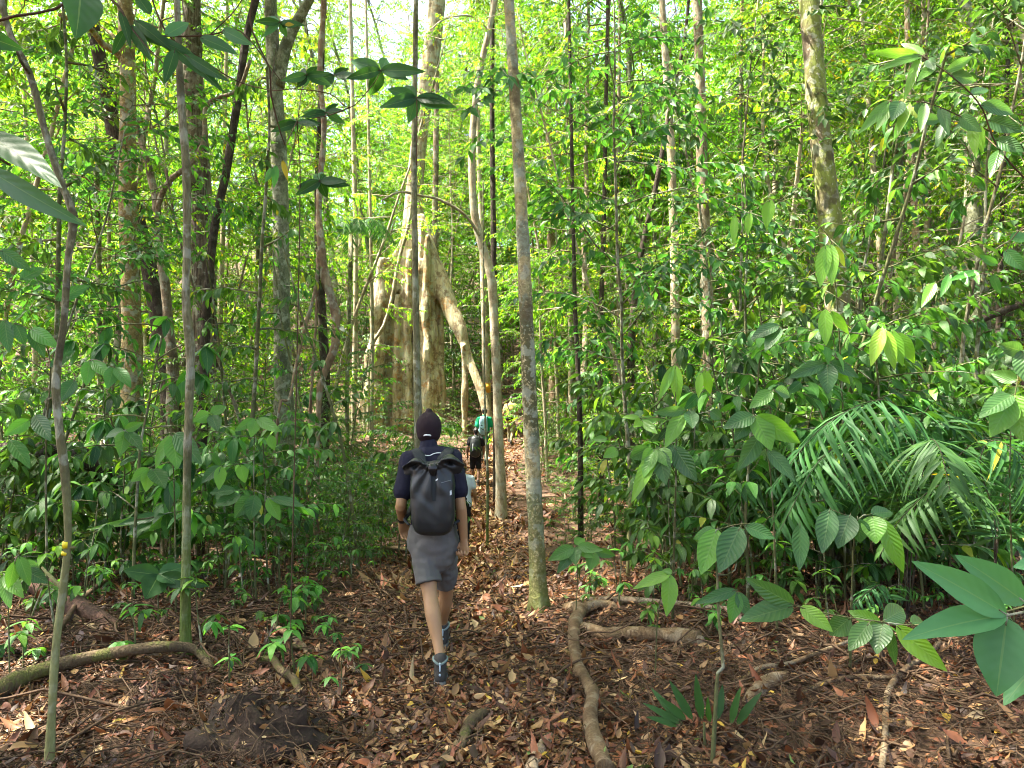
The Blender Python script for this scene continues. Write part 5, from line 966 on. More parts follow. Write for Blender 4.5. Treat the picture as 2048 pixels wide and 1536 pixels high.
root('stick', 'long pale stick lying flat behind the Y shaped root', 'stick', [[(1165, 1205, 8, .02), (1240, 1209, 12, .03), (1330, 1216, 13, .03), (1430, 1227, 12, .03), (1560, 1240, 10, .02)]], 'deadwood')
root('surface_root', 'thin brown root forking along the ground in front of the big smooth leaves', 'root', [[(1880, 1300, 9, .05), (1850, 1330, 10, .04), (1815, 1350, 11, .04), (1780, 1390, 12, .03), (1772, 1440, 12, .03), (1770, 1500, 13, .02), (1762, 1560, 13, .02)], [(1815, 1350, 9, .04), (1780, 1372, 9, .04), (1720, 1368, 10, .04), (1650, 1378, 10, .03), (1600, 1400, 8, .02)]], 'root')
root('surface_root', 'thin root looping over the ground behind the knobby stemmed plant', 'root', [[(1480, 1375, 9, .02), (1520, 1352, 9, .04), (1580, 1345, 9, .05), (1640, 1320, 8, .05), (1700, 1300, 7, .06), (1740, 1270, 7, .04)]], 'root')
root('broken_log', 'pale broken end of a small log beside the palm seedling', 'log', [[(1490, 1420, 20, -.03), (1503, 1405, 31, -.01), (1525, 1385, 33, .0), (1550, 1366, 30, -.01), (1575, 1350, 20, -.03)]], 'root')
root('surface_root', 'low mossy root crossing the trail in front of the near hiker', 'root', [[(690, 1102, 10, .0), (720, 1106, 13, .02), (770, 1106, 14, .03), (815, 1108, 13, .03), (870, 1106, 10, 0)]], 'mossroot')
root('stick', 'thin brown stick leaning along the left bank beside the slim grey trunk', 'stick', [[(80, 1310, 10, .02), (120, 1275, 11, .06), (160, 1230, 10, .12), (210, 1195, 9, .16), (255, 1160, 7, .18)]], 'twig')
root('stick', 'mossy stick lying across the bank left of the near hiker', 'stick', [[(495, 1300, 9, .02), (540, 1302, 12, .02), (590, 1302, 12, .02), (625, 1308, 9, .0)]], 'mossroot')
root('surface_root', 'reddish curved root ending on the ground left of the trail', 'root', [[(530, 1245, 8, .02), (545, 1262, 11, .03), (580, 1282, 13, .03), (605, 1300, 12, .02), (615, 1320, 9, 0)]], 'root')
# fallen logs farther in
def log_at(label, pts, mat):
    Q = [np.array([*P(x, y, d), w / 2 / FPX * d]) for x, y, w, d in pts]; b = np.array([Q[0][0], Q[0][1], gzf(Q[0][0], Q[0][1])]); t = thing('fallen_log', label, 'log', b); q = spline(Q, .12); q[:, :3] -= b
    g = Geo(); tube(g, q[:, :3], q[:, 3], 10, .1); link('wood', g, BK[mat], t)
log_at('dark fallen log slanting across the slope in front of the stout rough trunk', [(1850, 730, 15, 15.0), (1890, 690, 17, 15.2), (1940, 650, 16, 15.6), (2060, 600, 14, 16)], 'dark')
log_at('pale fallen log lying on the slope left of the stout rough trunk', [(1840, 672, 10, 18), (1880, 660, 14, 18), (1930, 655, 14, 18.2)], 'deadwood')
log_at('dark mossy log half buried in the leaves left of the crooked sapling', [(-60, 930, 44, 8.2), (30, 905, 46, 8.2), (110, 912, 44, 8.3), (190, 925, 40, 8.4), (225, 990, 30, 8.5), (235, 1060, 22, 8.6)], 'dark')
# dark earth mounds with hollows
def mound(label, px, py, rx, ry, h):
    q = GP(px, py); b = Vector((q.x, q.y, gzf(q.x, q.y))); t = thing('earth_mound', label, 'mound', b); g = Geo(); rng = np.random.default_rng(px)
    n, m = 40, 22; th = np.arange(n) * 2 * PI / n; V = []
    for i in range(m):
        f = i / (m - 1); r = 1 - f ** 2.2; z = (1 - (1 - f) ** 1.7) * h
        for a in th:
            nz = .30 * noise.noise((math.cos(a) * 1.7 + px, math.sin(a) * 1.7, f * 3)) + .08 * noise.noise((math.cos(a) * 5, math.sin(a) * 5 + px, f * 8)); rr = max(0, r + nz * (r > 0.02))
            V.append((rx * rr * math.cos(a), ry * rr * math.sin(a), z * (1 + nz) - .06))
    i = np.arange(m - 1)[:, None] * n; j = np.arange(n)[None]; F = np.stack([i + j, i + (j + 1) % n, i + n + (j + 1) % n, i + n + j], -1).reshape(-1, 4); g.add(V, F)
    link('earth', g, MOUND, t)
    gr = Geo(); r2 = random.Random(py)
    for _ in range(90):
        a = r2.random() * 6.28; f = r2.random(); r = (1 - f ** 2.2) * 1.03; p = np.array([rx * r * math.cos(a), ry * r * math.sin(a), (1 - (1 - f) ** 1.7) * h + .01])
        tube(gr, branch_pts(p, (math.cos(a + 1.4), math.sin(a + 1.4), r2.gauss(-.5, .5)), r2.uniform(.12, .35), 6, .08, .3, r2), np.linspace(r2.choice([.002, .003, .005]), .0015, 7), 4)
    link('root_threads', gr, BK['twig'], t)
    bv = BVHTree.FromPolygons([v.co[:] for v in t.children[0].data.vertices], [p.vertices[:] for p in t.children[0].data.polygons]); B_, D_, N_ = [], [], []
    for _ in range(420):
        h_ = bv.ray_cast(Vector((r2.gauss(0, rx * .55), r2.gauss(0, ry * .55), 3)), Vector((0, 0, -1)))
        if h_[0] is None: continue
        n_ = h_[1]; dd = Vector((r2.gauss(0, 1), r2.gauss(0, 1), r2.gauss(0, 1))); dd = dd - n_ * dd.dot(n_); B_.append(h_[0] + n_ * .006); D_.append(dd); N_.append(n_ + Vector((r2.gauss(0, .3), r2.gauss(0, .3), r2.gauss(0, .3))))
    if B_:
        rg = np.random.default_rng(px); m_ = len(B_); L_ = rg.uniform(.02, .06, m_); gl = Geo(); leaves(gl, np.array(B_), np.array(D_), np.array(N_), L_, L_ * .45, 'mid', rg.uniform(-.7, .7, m_), rg.normal(0, .4, m_), rg.beta(1.5, 2.2, m_) * .9); o_ = link('leaves', gl, LM_litter, t); o_['kind'] = 'stuff'
MOUND = plain('dark_peat', (.034, .021, .012), .95, bump=1.0, bscale=55, var=.55, vscale=25)
mound('dark earth mound bound with root threads under the arching root at the left', 345, 1400, .24, .18, .15)
mound('large dark earth mound with a mossy root on it left of the trail', 520, 1490, .36, .27, .27)
mound('small dark earth heap at the bottom edge left of the trail', 440, 1575, .22, .2, .12)
# ================================================================== people
SKIN = plain('skin', (.36, .205, .10), .5, var=.10, bump=.08, bscale=120, vscale=12)
SKIN2 = plain('brown_skin', (.20, .10, .06), .5, var=.1, vscale=12)
def cloth(name, c, rough=.85, weave=350, spec=.2): return plain(name, c, rough, bump=.25, bscale=weave, var=.14, spec=spec, vscale=9)
def etube(g, pts, ra, rb=None, ref=(1, 0, 0), sides=18, cap=True, tint=.5):
    """tube with elliptical sections (ra along ref, rb across) and rounded ends"""
    pts = [np.array(p, float) for p in pts]; n0 = len(pts); ra = list(np.broadcast_to(ra, (n0,)).astype(float)); rb = list(ra) if rb is None else list(np.broadcast_to(rb, (n0,)).astype(float))
    M = np.column_stack([np.array(pts), ra, rb]); S = spline([m for m in M], max(.012, np.linalg.norm(M[-1, :3] - M[0, :3]) / 24)) if n0 > 2 else M
    if cap:
        t0 = S[1, :3] - S[0, :3]; t0 /= np.linalg.norm(t0); t1 = S[-1, :3] - S[-2, :3]; t1 /= np.linalg.norm(t1)
        pre = []; post = []
        for e, k in ((.95, .30), (.75, .66), (.45, .89)):
            pre.append(np.concatenate([S[0, :3] - t0 * min(S[0, 3], S[0, 4]) * e, S[0, 3:] * k])); post.insert(0, np.concatenate([S[-1, :3] + t1 * min(S[-1, 3], S[-1, 4]) * e, S[-1, 3:] * k]))
        S = np.array(pre + list(S) + post)
    p = S[:, :3]; t = np.gradient(p, axis=0); t /= np.linalg.norm(t, axis=1)[:, None] + 1e-12
    ref = np.broadcast_to(np.array(ref, float), p.shape); A = nrmz(ref - t * np.sum(ref * t, 1)[:, None]); B = np.cross(t, A); th = np.arange(sides) * 2 * PI / sides
    V = p[:, None] + S[:, 3][:, None, None] * np.cos(th)[None, :, None] * A[:, None] + S[:, 4][:, None, None] * np.sin(th)[None, :, None] * B[:, None]
    n = len(p); i = np.arange(n - 1)[:, None] * sides; j = np.arange(sides)[None]; j2 = (j + 1) % sides
    F = np.stack([i + j, i + j2, i + sides + j2, i + sides + j], -1).reshape(-1, 4); V = V.reshape(-1, 3); b = len(V); V = np.concatenate([V, p[:1], p[-1:]]); jj = np.arange(sides); j2 = (jj + 1) % sides
    g.add(V, [F, np.stack([j2, jj, np.full(sides, b)], -1), np.stack([(n - 1) * sides + jj, (n - 1) * sides + j2, np.full(sides, b + 1)], -1)], tint)
def folds(me, amp, sc=(14, 14, 5), seed=0, fn=None):
    n = len(me.vertices); co = np.empty(n * 3); me.vertices.foreach_get('co', co); co = co.reshape(-1, 3); no = np.empty(n * 3); me.vertices.foreach_get('normal', no); no = no.reshape(-1, 3)
    k = np.array([noise.noise((p[0] * sc[0] + seed, p[1] * sc[1], p[2] * sc[2])) + .5 * noise.noise((p[0] * sc[0] * 2 + p[2] * 9, p[1] * sc[1] * 2, p[2] * sc[2] * 2 + seed)) for p in co])
    if fn is not None: k = k * fn(co)
    me.vertices.foreach_set('co', (co + no * (k * amp)[:, None]).ravel()); me.update(); return me
def hand(g, wr, d, th, nrm, curl, s=1.0):
    """palm and five bent fingers: d along the hand, th towards the thumb, nrm out of the palm"""
    d, th, nrm = [np.array(v, float) / np.linalg.norm(v) for v in (d, th, nrm)]; th = th - d * th.dot(d); th /= np.linalg.norm(th); nrm = np.cross(d, th) * (1 if np.dot(np.cross(d, th), nrm) > 0 else -1)
    wr = np.array(wr, float); etube(g, [wr - d * .01, wr + d * .03 * s, wr + d * .065 * s, wr + d * .088 * s], np.array([.026, .034, .040, .039]) * s, np.array([.019, .016, .0145, .012]) * s, th, 14)
    for k, (o, L) in enumerate(((.030, .070), (.0102, .080), (-.0102, .076), (-.030, .060))):
        p = wr + (d * .088 + th * o) * s; v = d + th * o * 1.2; v /= np.linalg.norm(v); Q = [p - v * .02 * s, p]; c = 0
        for f, bend in ((.45, curl), (.32, curl * 1.2), (.25, curl * .8)):
            c += bend + .05 * k; w_ = v * math.cos(c) + nrm * math.sin(c); p = p + w_ * L * f * s; Q.append(p)
        etube(g, Q, np.array([.0090, .0092, .0086, .0080, .0068]) * s, None, th, 8)
    p = wr + (d * .028 + th * .028) * s; v = d * .75 + th * .62 + nrm * .35; v /= np.linalg.norm(v); v2 = d * .95 + th * .15 + nrm * .5; v2 /= np.linalg.norm(v2)
    etube(g, [p - v * .018 * s, p + v * .022 * s, p + v * .05 * s, p + (v * .05 + v2 * .034) * s], np.array([.0135, .0125, .0105, .0085]) * s, None, nrm, 9)
def head_geo(g, c, s=1.0, tilt=0):
    c = np.array(c, float); f = np.array([0, math.cos(tilt), -math.sin(tilt)]); u = np.array([0, math.sin(tilt), math.cos(tilt)]); x = np.array([1., 0, 0])
    q = lambda dx, dy, dz: c + (x * dx + f * dy + u * dz) * s
    etube(g, [q(0, .035, -.115), q(0, .026, -.092), q(0, .012, -.05), q(0, .002, 0), q(0, -.006, .045), q(0, -.008, .076), q(0, -.006, .092)], np.array([.030, .050, .064, .0735, .0755, .058, .034]) * s, np.array([.03, .052, .078, .093, .095, .075, .045]) * s, x, 20)
    etube(g, [q(0, .086, .02), q(0, .100, -.005), q(0, .108, -.03), q(0, .094, -.040)], np.array([.009, .011, .016, .012]) * s, None, x, 8)
    etube(g, [q(-.034, .084, .030), q(0, .094, .028), q(.034, .084, .030)], .009 * s, None, f, 8)
    etube(g, [q(-.02, .080, -.066), q(0, .088, -.064), q(.02, .080, -.066)], .0065 * s, None, f, 8)
    for sg in (-1, 1): etube(g, [q(sg * .074, -.006, -.035), q(sg * .080, -.012, 0), q(sg * .078, -.014, .022)], np.array([.010, .017, .013]) * s, np.array([.005, .006, .005]) * s, f, 10)
    return q
def boot(t, heel, yaw, pitch, s, mats, toe_up=0):
    """hiking boot pointing along yaw (0 = +y); heel is the point of the sole under the heel"""
    M = Matrix.Translation(heel) @ Matrix.Rotation(yaw, 4, 'Z') @ Matrix.Rotation(pitch, 4, 'X') @ Matrix.Scale(s, 4)
    def put(name, g, vox, mat, sm=3):
        me = remesh(g, vox, sm); o = link(name, me, mat, b); return o
    g = Geo(); etube(g, [(0, .0, .062), (0, .05, .060), (0, .11, .052), (0, .17, .042), (0, .225, .036), (0, .25, .032)], [.036, .038, .040, .044, .042, .030], [.052, .050, .042, .034, .028, .022], (1, 0, 0), 18)
    etube(g, [(0, .020, .05), (0, .018, .10), (0, .020, .14), (0, .022, .165)], [.040, .040, .042, .043], [.048, .050, .052, .052], (1, 0, 0), 18)
    b = link('boot', remesh(g, .006, 3), mats[0], t); b.matrix_local = M
    g = Geo(); etube(g, [(0, -.030, .014), (0, .02, .016), (0, .10, .014), (0, .18, .013), (0, .25, .016), (0, .268, .022)], [.034, .043, .042, .049, .042, .026], [.017, .018, .017, .017, .016, .012], (1, 0, 0), 18); put('sole', g, .005, mats[1], 2)
    g = Geo(); th = np.linspace(0, 2 * PI, 25)[:-1]; ring = [(.044 * math.cos(a), .021 + .054 * math.sin(a), .160 + .012 * (math.sin(a) > 0) - .020 * max(0, -math.sin(a)) ** 3) for a in th]; etube(g, ring + ring[:1], .0085, None, (0, 0, 1), 8, cap=False); put('collar', g, .0035, mats[2], 2)
    g = Geo(); etube(g, [(0, -.036, .10), (0, -.038, .125), (0, -.036, .15)], [.006, .007, .006], [.004, .004, .004], (1, 0, 0), 8); etube(g, [(0, -.036, .070), (0, -.037, .082)], [.008, .008], [.003, .003], (1, 0, 0), 8); put('heel_tab', g, .003, mats[3], 1)
    g = Geo()
    for k in range(5):
        y = .075 + .022 * k; z = .128 - .017 * k; etube(g, [(-.024, y, z - .004), (0, y + .004, z + .006), (.024, y, z - .004)], .0035, None, (0, 1, 0), 6)
    put('laces', g, .0025, mats[2], 0)
def body(name, label, J, o):
    """one walking person. J: joints in world space (left/right as seen from behind), o: options"""
    base = Vector((J['pelvis'][0], J['pelvis'][1], 0)); base.z = gzf(base.x, base.y); K = {k: np.array(v, float) - np.array(base) for k, v in J.items()}
    t = thing('person', label, 'person', base); s = o.get('s', 1.0); vox = o.get('vox', .007); X = (1, 0, 0); nm = lambda v: v / np.linalg.norm(v)
    g = Geo(); pel, ch, nk, hd = K['pelvis'], K['chest'], K['neck'], K['head']; up = nm(nk - pel)
    wst = pel + (ch - pel) * .45; sh = (K['shL'] + K['shR']) / 2; hw = np.linalg.norm(K['shR'] - K['shL']) / 2
    etube(g, [pel - up * .10 * s, pel, wst, ch, sh - up * .01, nk - up * .02], np.array([.12, .155, .135, .155, .15, .06]) * s, np.array([.09, .105, .092, .108, .08, .055]) * s, X, 22)
    etube(g, [K['shL'], sh, K['shR']], np.array([.055, .07, .055]) * s, None, (0, 1, 0), 14)
    etube(g, [nk - up * .04, (nk + hd) / 2, hd - up * .03], np.array([.062, .055, .055]) * s, None, X, 14)
    q = head_geo(g, hd, s, o.get('tilt', 0))
    for sd_ in 'LR':
        S_, E, W_ = K['sh' + sd_], K['el' + sd_], K['wr' + sd_]
        etube(g, [S_, S_ + (E - S_) * .4, E, E + (W_ - E) * .3, W_], np.array([.053, .046, .037, .039, .026]) * s, np.array([.053, .047, .038, .037, .021]) * s, X, 14)
        hp = o.get('hand' + sd_); hand(g, W_, *hp, s=s)
        H, Kn, An = K['hip' + sd_], K['kn' + sd_], K['an' + sd_]; cal = Kn + (An - Kn) * .32 + np.array([0, -.014, 0]) * s
        etube(g, [H + np.array([0, 0, .03]), H + (Kn - H) * .45, Kn, cal, Kn + (An - Kn) * .7, An, An - np.array([0, 0, .05])], np.array([.085, .072, .050, .052, .036, .031, .034]) * s, np.array([.09, .078, .054, .055, .038, .036, .04]) * s, X, 16)
    b = link('body', remesh(g, vox, 3, .4), o['skin'], t)
    g = Geo()
    for sg in (-1, 1): etube(g, [q(sg * .031, .080, .012), q(sg * .031, .086, .012)], .010 * s, None, X, 10)
    link('eyes', g, DARK, t)
    # shirt
    g = Geo(); sl = o.get('sleeve', .62); L = o.get('shirt_len', .10); puff = o.get('puff', 1)
    etube(g, [pel - up * L * s, pel, wst, ch, sh - up * .01, nk - up * .035], np.array([.172, .172, .160, .178, .165, .082]) * s * puff, np.array([.125, .124, .112, .125, .095, .070]) * s, X, 26)
    etube(g, [K['shL'] * 1.0, sh + up * .012, K['shR']], np.array([.064, .085, .064]) * s, np.array([.066, .085, .066]) * s, (0, 1, 0), 16)
    etube(g, [nk - up * .06, nk - up * .02, nk + up * .012], np.array([.082, .074, .068]) * s, None, X, 18)
    for sd_ in 'LR':
        S_, E = K['sh' + sd_], K['el' + sd_]; e2 = S_ + (E - S_) * sl; etube(g, [S_, S_ + (e2 - S_) * .5, e2], np.array([.064, .066, .068]) * s, np.array([.068, .070, .074]) * s, X, 16)
    if o.get('long_sleeve'):
        for sd_ in 'LR': S_, E, W_ = K['sh' + sd_], K['el' + sd_], K['wr' + sd_]; etube(g, [S_, E, W_], np.array([.062, .05, .037]) * s, None, X, 14)
    sm = folds(remesh(g, vox * 1.15, 3), .009 * s, seed=hash(name) % 7 if False else len(label)); link('shirt', sm, o['shirt'], t)
    # trousers or shorts
    g = Geo(); etube(g, [pel - up * .12 * s, pel - up * .03, pel + up * .08 * s], np.array([.156, .180, .168]) * s, np.array([.122, .134, .124]) * s, X, 22)
    for sd_ in 'LR':
        H, Kn, An = K['hip' + sd_], K['kn' + sd_], K['an' + sd_]
        if o.get('shorts'):
            e = H + (Kn - H) * o['shorts']; etube(g, [H + np.array([0, 0, .05]), H + (e - H) * .5, e], np.array([.096, .092, .086]) * s, np.array([.108, .103, .096]) * s, X, 20, cap=False)
        else: etube(g, [H + np.array([0, 0, .04]), H + (Kn - H) * .5, Kn, Kn + (An - Kn) * .5, An + (Kn - An) * o.get('cut', .04)], np.array([.095, .083, .068, .062, .055]) * s, np.array([.102, .09, .072, .066, .058]) * s, X, 18)
    link(o.get('leg_name', 'trousers'), folds(remesh(g, vox * 1.15, 3), .010 * s, (10, 10, 13), 3.3), o['pants'], t)
    # shoes
    for sd_ in 'LR':
        if 'heel' + sd_ in K: boot(t, Vector(K['heel' + sd_]), o.get('yaw' + sd_, 0), o.get('pitch' + sd_, 0), s, o['boots'])
    # hair or cap
    if o.get('hair'):
        g = Geo(); etube(g, [q(0, -.022, -.07), q(0, -.022, -.03), q(0, -.012, .02), q(0, -.008, .07), q(0, -.008, .112)], np.array([.045, .066, .079, .072, .034]) * s, np.array([.055, .074, .092, .084, .045]) * s, X, 18)
        if o.get('pony'): etube(g, [q(0, -.09, .04), q(0, -.125, -.01), q(.01, -.12, -.09), q(.015, -.10, -.17)], np.array([.028, .036, .034, .014]) * s, None, X, 12); etube(g, [q(0, -.02, -.09), q(0, -.03, -.03)], np.array([.07, .078]) * s, np.array([.06, .08]) * s, X, 14)
        link('hair', folds(remesh(g, .006, 2), .006, (40, 40, 40)), o['hair'], t)
    return t, K, q, base
def mapm(name, stops, scale, z=False):
    m, nt = newmat(name); return m
DARK = plain('dark_eye', (.012, .01, .01), .3)
NAVY = cloth('navy_polo', (.014, .014, .028)); GREY = cloth('grey_shorts', (.118, .115, .106), .8); CAPM = cloth('dark_maroon_cap', (.020, .011, .014), .8)
PACK = plain('charcoal_pack_fabric', (.016, .019, .020), .42, bump=.12, bscale=240, var=.2, spec=.45); STRAP = cloth('dark_webbing', (.02, .024, .026), .75, 500)
WHITE = plain('white_mark', (.62, .64, .66), .6); BUCK = plain('black_buckle', (.012, .012, .013), .3); HAIR = plain('dark_hair', (.012, .009, .008), .5, bump=.6, bscale=160)
BOOT = cloth('grey_boot', (.05, .047, .042), .7, 200); SOLE = plain('grey_sole', (.10, .10, .095), .8, bump=.5, bscale=90); TEAL = cloth('pale_teal_collar', (.15, .20, .19), .75); TAB = plain('pale_heel_tab', (.4, .5, .55), .5)

def near_man():
    dt = 5.15; J = dict(pelvis=P(866, 1078, 5.2), chest=P(864, 958, 5.17), neck=P(858, 896, 5.2), head=P(858, 858, 5.24), shL=P(817, 920, 5.18), shR=P(906, 916, 5.18),
        elL=P(802, 1008, 5.10), wrL=P(804, 1042, 5.31), elR=P(921, 1008, 5.10), wrR=P(928, 1079, 5.16), hipL=P(846, 1092, 5.2), hipR=P(886, 1090, 5.24), knL=P(860, 1188, 5.10), anL=P(877, 1308, 4.94), knR=P(892, 1186, 5.50), anR=P(882, 1258, 5.80))
    hl = P(880, 1352, 4.90); hl.z = gzf(hl.x, hl.y) + .018; hr = P(886, 1285, 5.76); hr.z = gzf(hr.x, hr.y) + .03
    J['heelL'] = hl; J['heelR'] = hr; J['anL'] = np.array(hl) + [0, .03, .15]; J['anR'] = np.array(hr) + [-.005, .03, .14]
    o = dict(skin=SKIN, shirt=NAVY, pants=GREY, shorts=.77, leg_name='shorts', boots=(BOOT, SOLE, TEAL, TAB), vox=.0048, sleeve=.72, puff=.94, shirt_len=-.03, yawL=R(3), yawR=R(2), pitchL=R(-3), pitchR=R(6),
        handL=((.1, .55, -.8), (.75, .35, .2), (.7, -.3, -.4), .42), handR=((.02, .02, -1), (-.75, .45, 0), (-.45, -.85, 0), .95))
    t, K, q, base = body('near', 'man in a dark cap, navy polo and grey shorts walking away along the trail', J, o)
    hd = K['head']
    # hair, cap
    g = Geo(); etube(g, [q(0, -.030, -.085), q(0, -.026, -.05), q(0, -.018, -.01)], [.052, .068, .077], [.056, .074, .086], (1, 0, 0), 18); link('hair', folds(remesh(g, .005, 2), .004, (50, 50, 50)), HAIR, t)
    g = Geo(); aa = np.radians([0, 15, 30, 44, 56, 66, 73]); etube(g, [q(0, -.012, -.024)] + [q(0, -.010, .016 + .108 * math.sin(a)) for a in aa], [.086] + [.0895 * math.cos(a) for a in aa], [.106] + [.110 * math.cos(a) for a in aa], (1, 0, 0), 24)
    etube(g, [q(-.06, .085, .012), q(0, .150, .004), q(.06, .085, .012)], [.03, .034, .03], [.006, .006, .006], (0, 1, 0), 12)
    cp = link('cap', folds(remesh(g, .005, 3), .0015, (30, 30, 30)), CAPM, t)
    g = Geo(); A = [q(.075 * math.sin(a) * .62, -.012 - .108 * math.cos(a) * 1.0, -.048 + .006 * math.cos(a * 2)) for a in np.linspace(-.75, .75, 9)]; etube(g, A, .006, .0025, (0, 0, 1), 8); link('strap', g, WHITE, cp)
    g = Geo(); etube(g, [q(0, -.012, .124), q(0, -.012, .127)], .006, None, (1, 0, 0), 8); link('button', g, CAPM, cp)
    # white piping on the shoulders of the polo
    shm = next(c for c in t.children if c.name.startswith('shirt')); bv = BVHTree.FromPolygons([v.co[:] for v in shm.data.vertices], [p.vertices[:] for p in shm.data.polygons])
    def on(bvh, px, py, d=4.5, lift=.002):
        a = Vector(P(px, py, d)) - base; dr = (Vector(P(px, py, d + 1)) - Vector(P(px, py, d))).normalized(); h = bvh.ray_cast(a, dr); return None if h[0] is None else np.array(h[0] - dr * lift)
    Q = [on(bv, x, y) for x, y in [(836, 909), (843, 910), (852, 911), (860, 911), (866, 908), (874, 906), (884, 906), (890, 907)]]; Q = [v for v in Q if v is not None]
    if len(Q) > 3: g = Geo(); etube(g, Q, .0034, .0022, (0, 0, 1), 8); link('piping', g, WHITE, shm)
    # wrist band
    g = Geo(); w1 = K['wrL']; d1 = K['wrL'] - K['elL']; d1 /= np.linalg.norm(d1); etube(g, [w1 - d1 * .035, w1 - d1 * .015], .032, .028, (1, 0, 0), 16); link('wristband', g, BUCK, t)
    # ---------------- the backpack: a thing of its own
    bp = thing('backpack', 'charcoal roll top backpack worn by the man in the dark cap', 'backpack', base)
    lw = lambda x, y, d: np.array(P(x, y, d) - base)
    g = Geo(); secs = [(1070, 866, 26, .050), (1062, 866, 36, .075), (1044, 866, 41, .095), (1010, 866, 44, .105), (970, 866, 45, .105), (948, 866, 42, .096), (932, 866, 38, .082), (922, 866, 31, .06)]
    u = 4.97 / FPX; P8 = []
    for y, x, hwid, dep in secs: P8.append((lw(x, y, 4.97), hwid * u, dep))
    S = spline([np.array([*p, a, b_]) for p, a, b_ in P8], .02); th = np.arange(40) * 2 * PI / 40; ce = np.sign(np.cos(th)) * np.abs(np.cos(th)) ** .62; se = np.sign(np.sin(th)) * np.abs(np.sin(th)) ** .7
    V = S[:, None, :3] + S[:, 3][:, None, None] * ce[None, :, None] * np.array([1., 0, 0]) + S[:, 4][:, None, None] * se[None, :, None] * np.array([0, 1., 0]); n = len(S)
    i = np.arange(n - 1)[:, None] * 40; j = np.arange(40)[None]; F = np.stack([i + j, i + (j + 1) % 40, i + 40 + (j + 1) % 40, i + 40 + j], -1).reshape(-1, 4); V = np.concatenate([V.reshape(-1, 3), S[:1, :3], S[-1:, :3]]); jj = np.arange(40)
    g.add(V, [F[:, ::-1], np.stack([jj, (jj + 1) % 40, np.full(40, n * 40)], -1), np.stack([(n - 1) * 40 + (jj + 1) % 40, (n - 1) * 40 + jj, np.full(40, n * 40 + 1)], -1)])
    # rolled top with its two drooping ears
    etube(g, [lw(850, 936, 4.92), lw(842, 925, 4.91), lw(830, 922, 4.91), lw(819, 931, 4.92), lw(820, 948, 4.94)], [.016, .018, .018, .016, .012], [.060, .068, .068, .062, .05], (0, 0, 1), 14)
    etube(g, [lw(882, 932, 4.92), lw(891, 919, 4.91), lw(902, 917, 4.91), lw(911, 926, 4.92), lw(909, 944, 4.94)], [.016, .018, .018, .016, .012], [.060, .068, .068, .062, .05], (0, 0, 1), 14)
    etube(g, [lw(842, 932, 4.94), lw(866, 934, 4.92), lw(888, 930, 4.94)], [.022, .022, .022], [.055, .06, .055], (0, 0, 1), 14)
    me = remesh(g, .006, 3)
    bx = float(lw(868, 1000, 4.97)[0])
    folds(me, .011, (9, 9, 6), 4.2, fn=lambda co: .45 + .9 * np.clip((co[:, 2] - 1.05) / .35, 0, 1)); 
    # deep creases fanning down from the buckle
    nv = len(me.vertices); co = np.empty(nv * 3); me.vertices.foreach_get('co', co); co = co.reshape(-1, 3); c0 = lw(866, 926, 4.86); dx, dz = co[:, 0] - c0[0], c0[2] - co[:, 2]; an = np.arctan2(dx, dz + .02); rr = np.hypot(dx, dz)
    cr = (np.sin(an * 7 + 1.2) ** 2 * np.exp(-((rr - .14) / .12) ** 2)) * .010 + .012 * np.exp(-((an + .45) / .16) ** 2) * np.exp(-((rr - .2) / .14) ** 2) + .010 * np.exp(-((an - .75) / .2) ** 2) * np.exp(-((rr - .10) / .06) ** 2)
    co[:, 1] += cr * (co[:, 1] < c0[1] + .09); me.vertices.foreach_set('co', co.ravel()); me.update()
    bag = link('bag', me, PACK, bp); bb = BVHTree.FromPolygons([v.co[:] for v in me.vertices], [p.vertices[:] for p in me.polygons])
    def patch(name, quad, mat, lift=.003, n=6):
        g = Geo(); G_ = []
        for a in np.linspace(0, 1, n):
            for b_ in np.linspace(0, 1, n):
                x = (1 - a) * ((1 - b_) * quad[0][0] + b_ * quad[1][0]) + a * ((1 - b_) * quad[3][0] + b_ * quad[2][0]); y = (1 - a) * ((1 - b_) * quad[0][1] + b_ * quad[1][1]) + a * ((1 - b_) * quad[3][1] + b_ * quad[2][1])
                v = on(bb, x, y, 4.4, lift); G_.append(v if v is not None else lw(x, y, 4.86))
        i = np.arange(n - 1)[:, None] * n + np.arange(n - 1)[None]; F = np.stack([i, i + 1, i + n + 1, i + n], -1).reshape(-1, 4); V = np.array(G_); V2 = V + [0, .004, 0]; m = len(V)
        g.add(np.concatenate([V, V2]), [np.concatenate([F, F[:, ::-1] + m])]); return link(name, g, mat, bp)
    patch('strap', [(863, 934), (871, 934), (871.5, 1002), (863.5, 1002)], STRAP, .005, 12)
    patch('mark', [(870, 960), (876, 956.5), (876, 960), (870, 963)], WHITE, .004, 3); patch('mark', [(899.5, 982), (903, 980), (903.5, 989), (899.5, 991)], WHITE, .004, 3)
    patch('mark', [(882, 965), (902, 959.5), (902, 961), (882, 966.5)], plain('grey_print', (.13, .14, .14), .6), .004, 4)
    g = Geo(); c = on(bb, 866, 936, 4.4); c2 = on(bb, 866, 948, 4.4); etube(g, [c + [0, -.006, .02], c + [0, -.012, -.005], c2 + [0, -.008, 0]], [.028, .032, .022], [.014, .018, .012], (1, 0, 0), 14); bk = link('buckle', remesh(g, .004, 2), BUCK, bp)
    g = Geo(); etube(g, [c2 + [-.012, -.018, .008], c2 + [.012, -.018, .008]], .005, None, (0, 0, 1), 8); link('catch', g, plain('steel', (.5, .5, .52), .25, metal=1), bk)
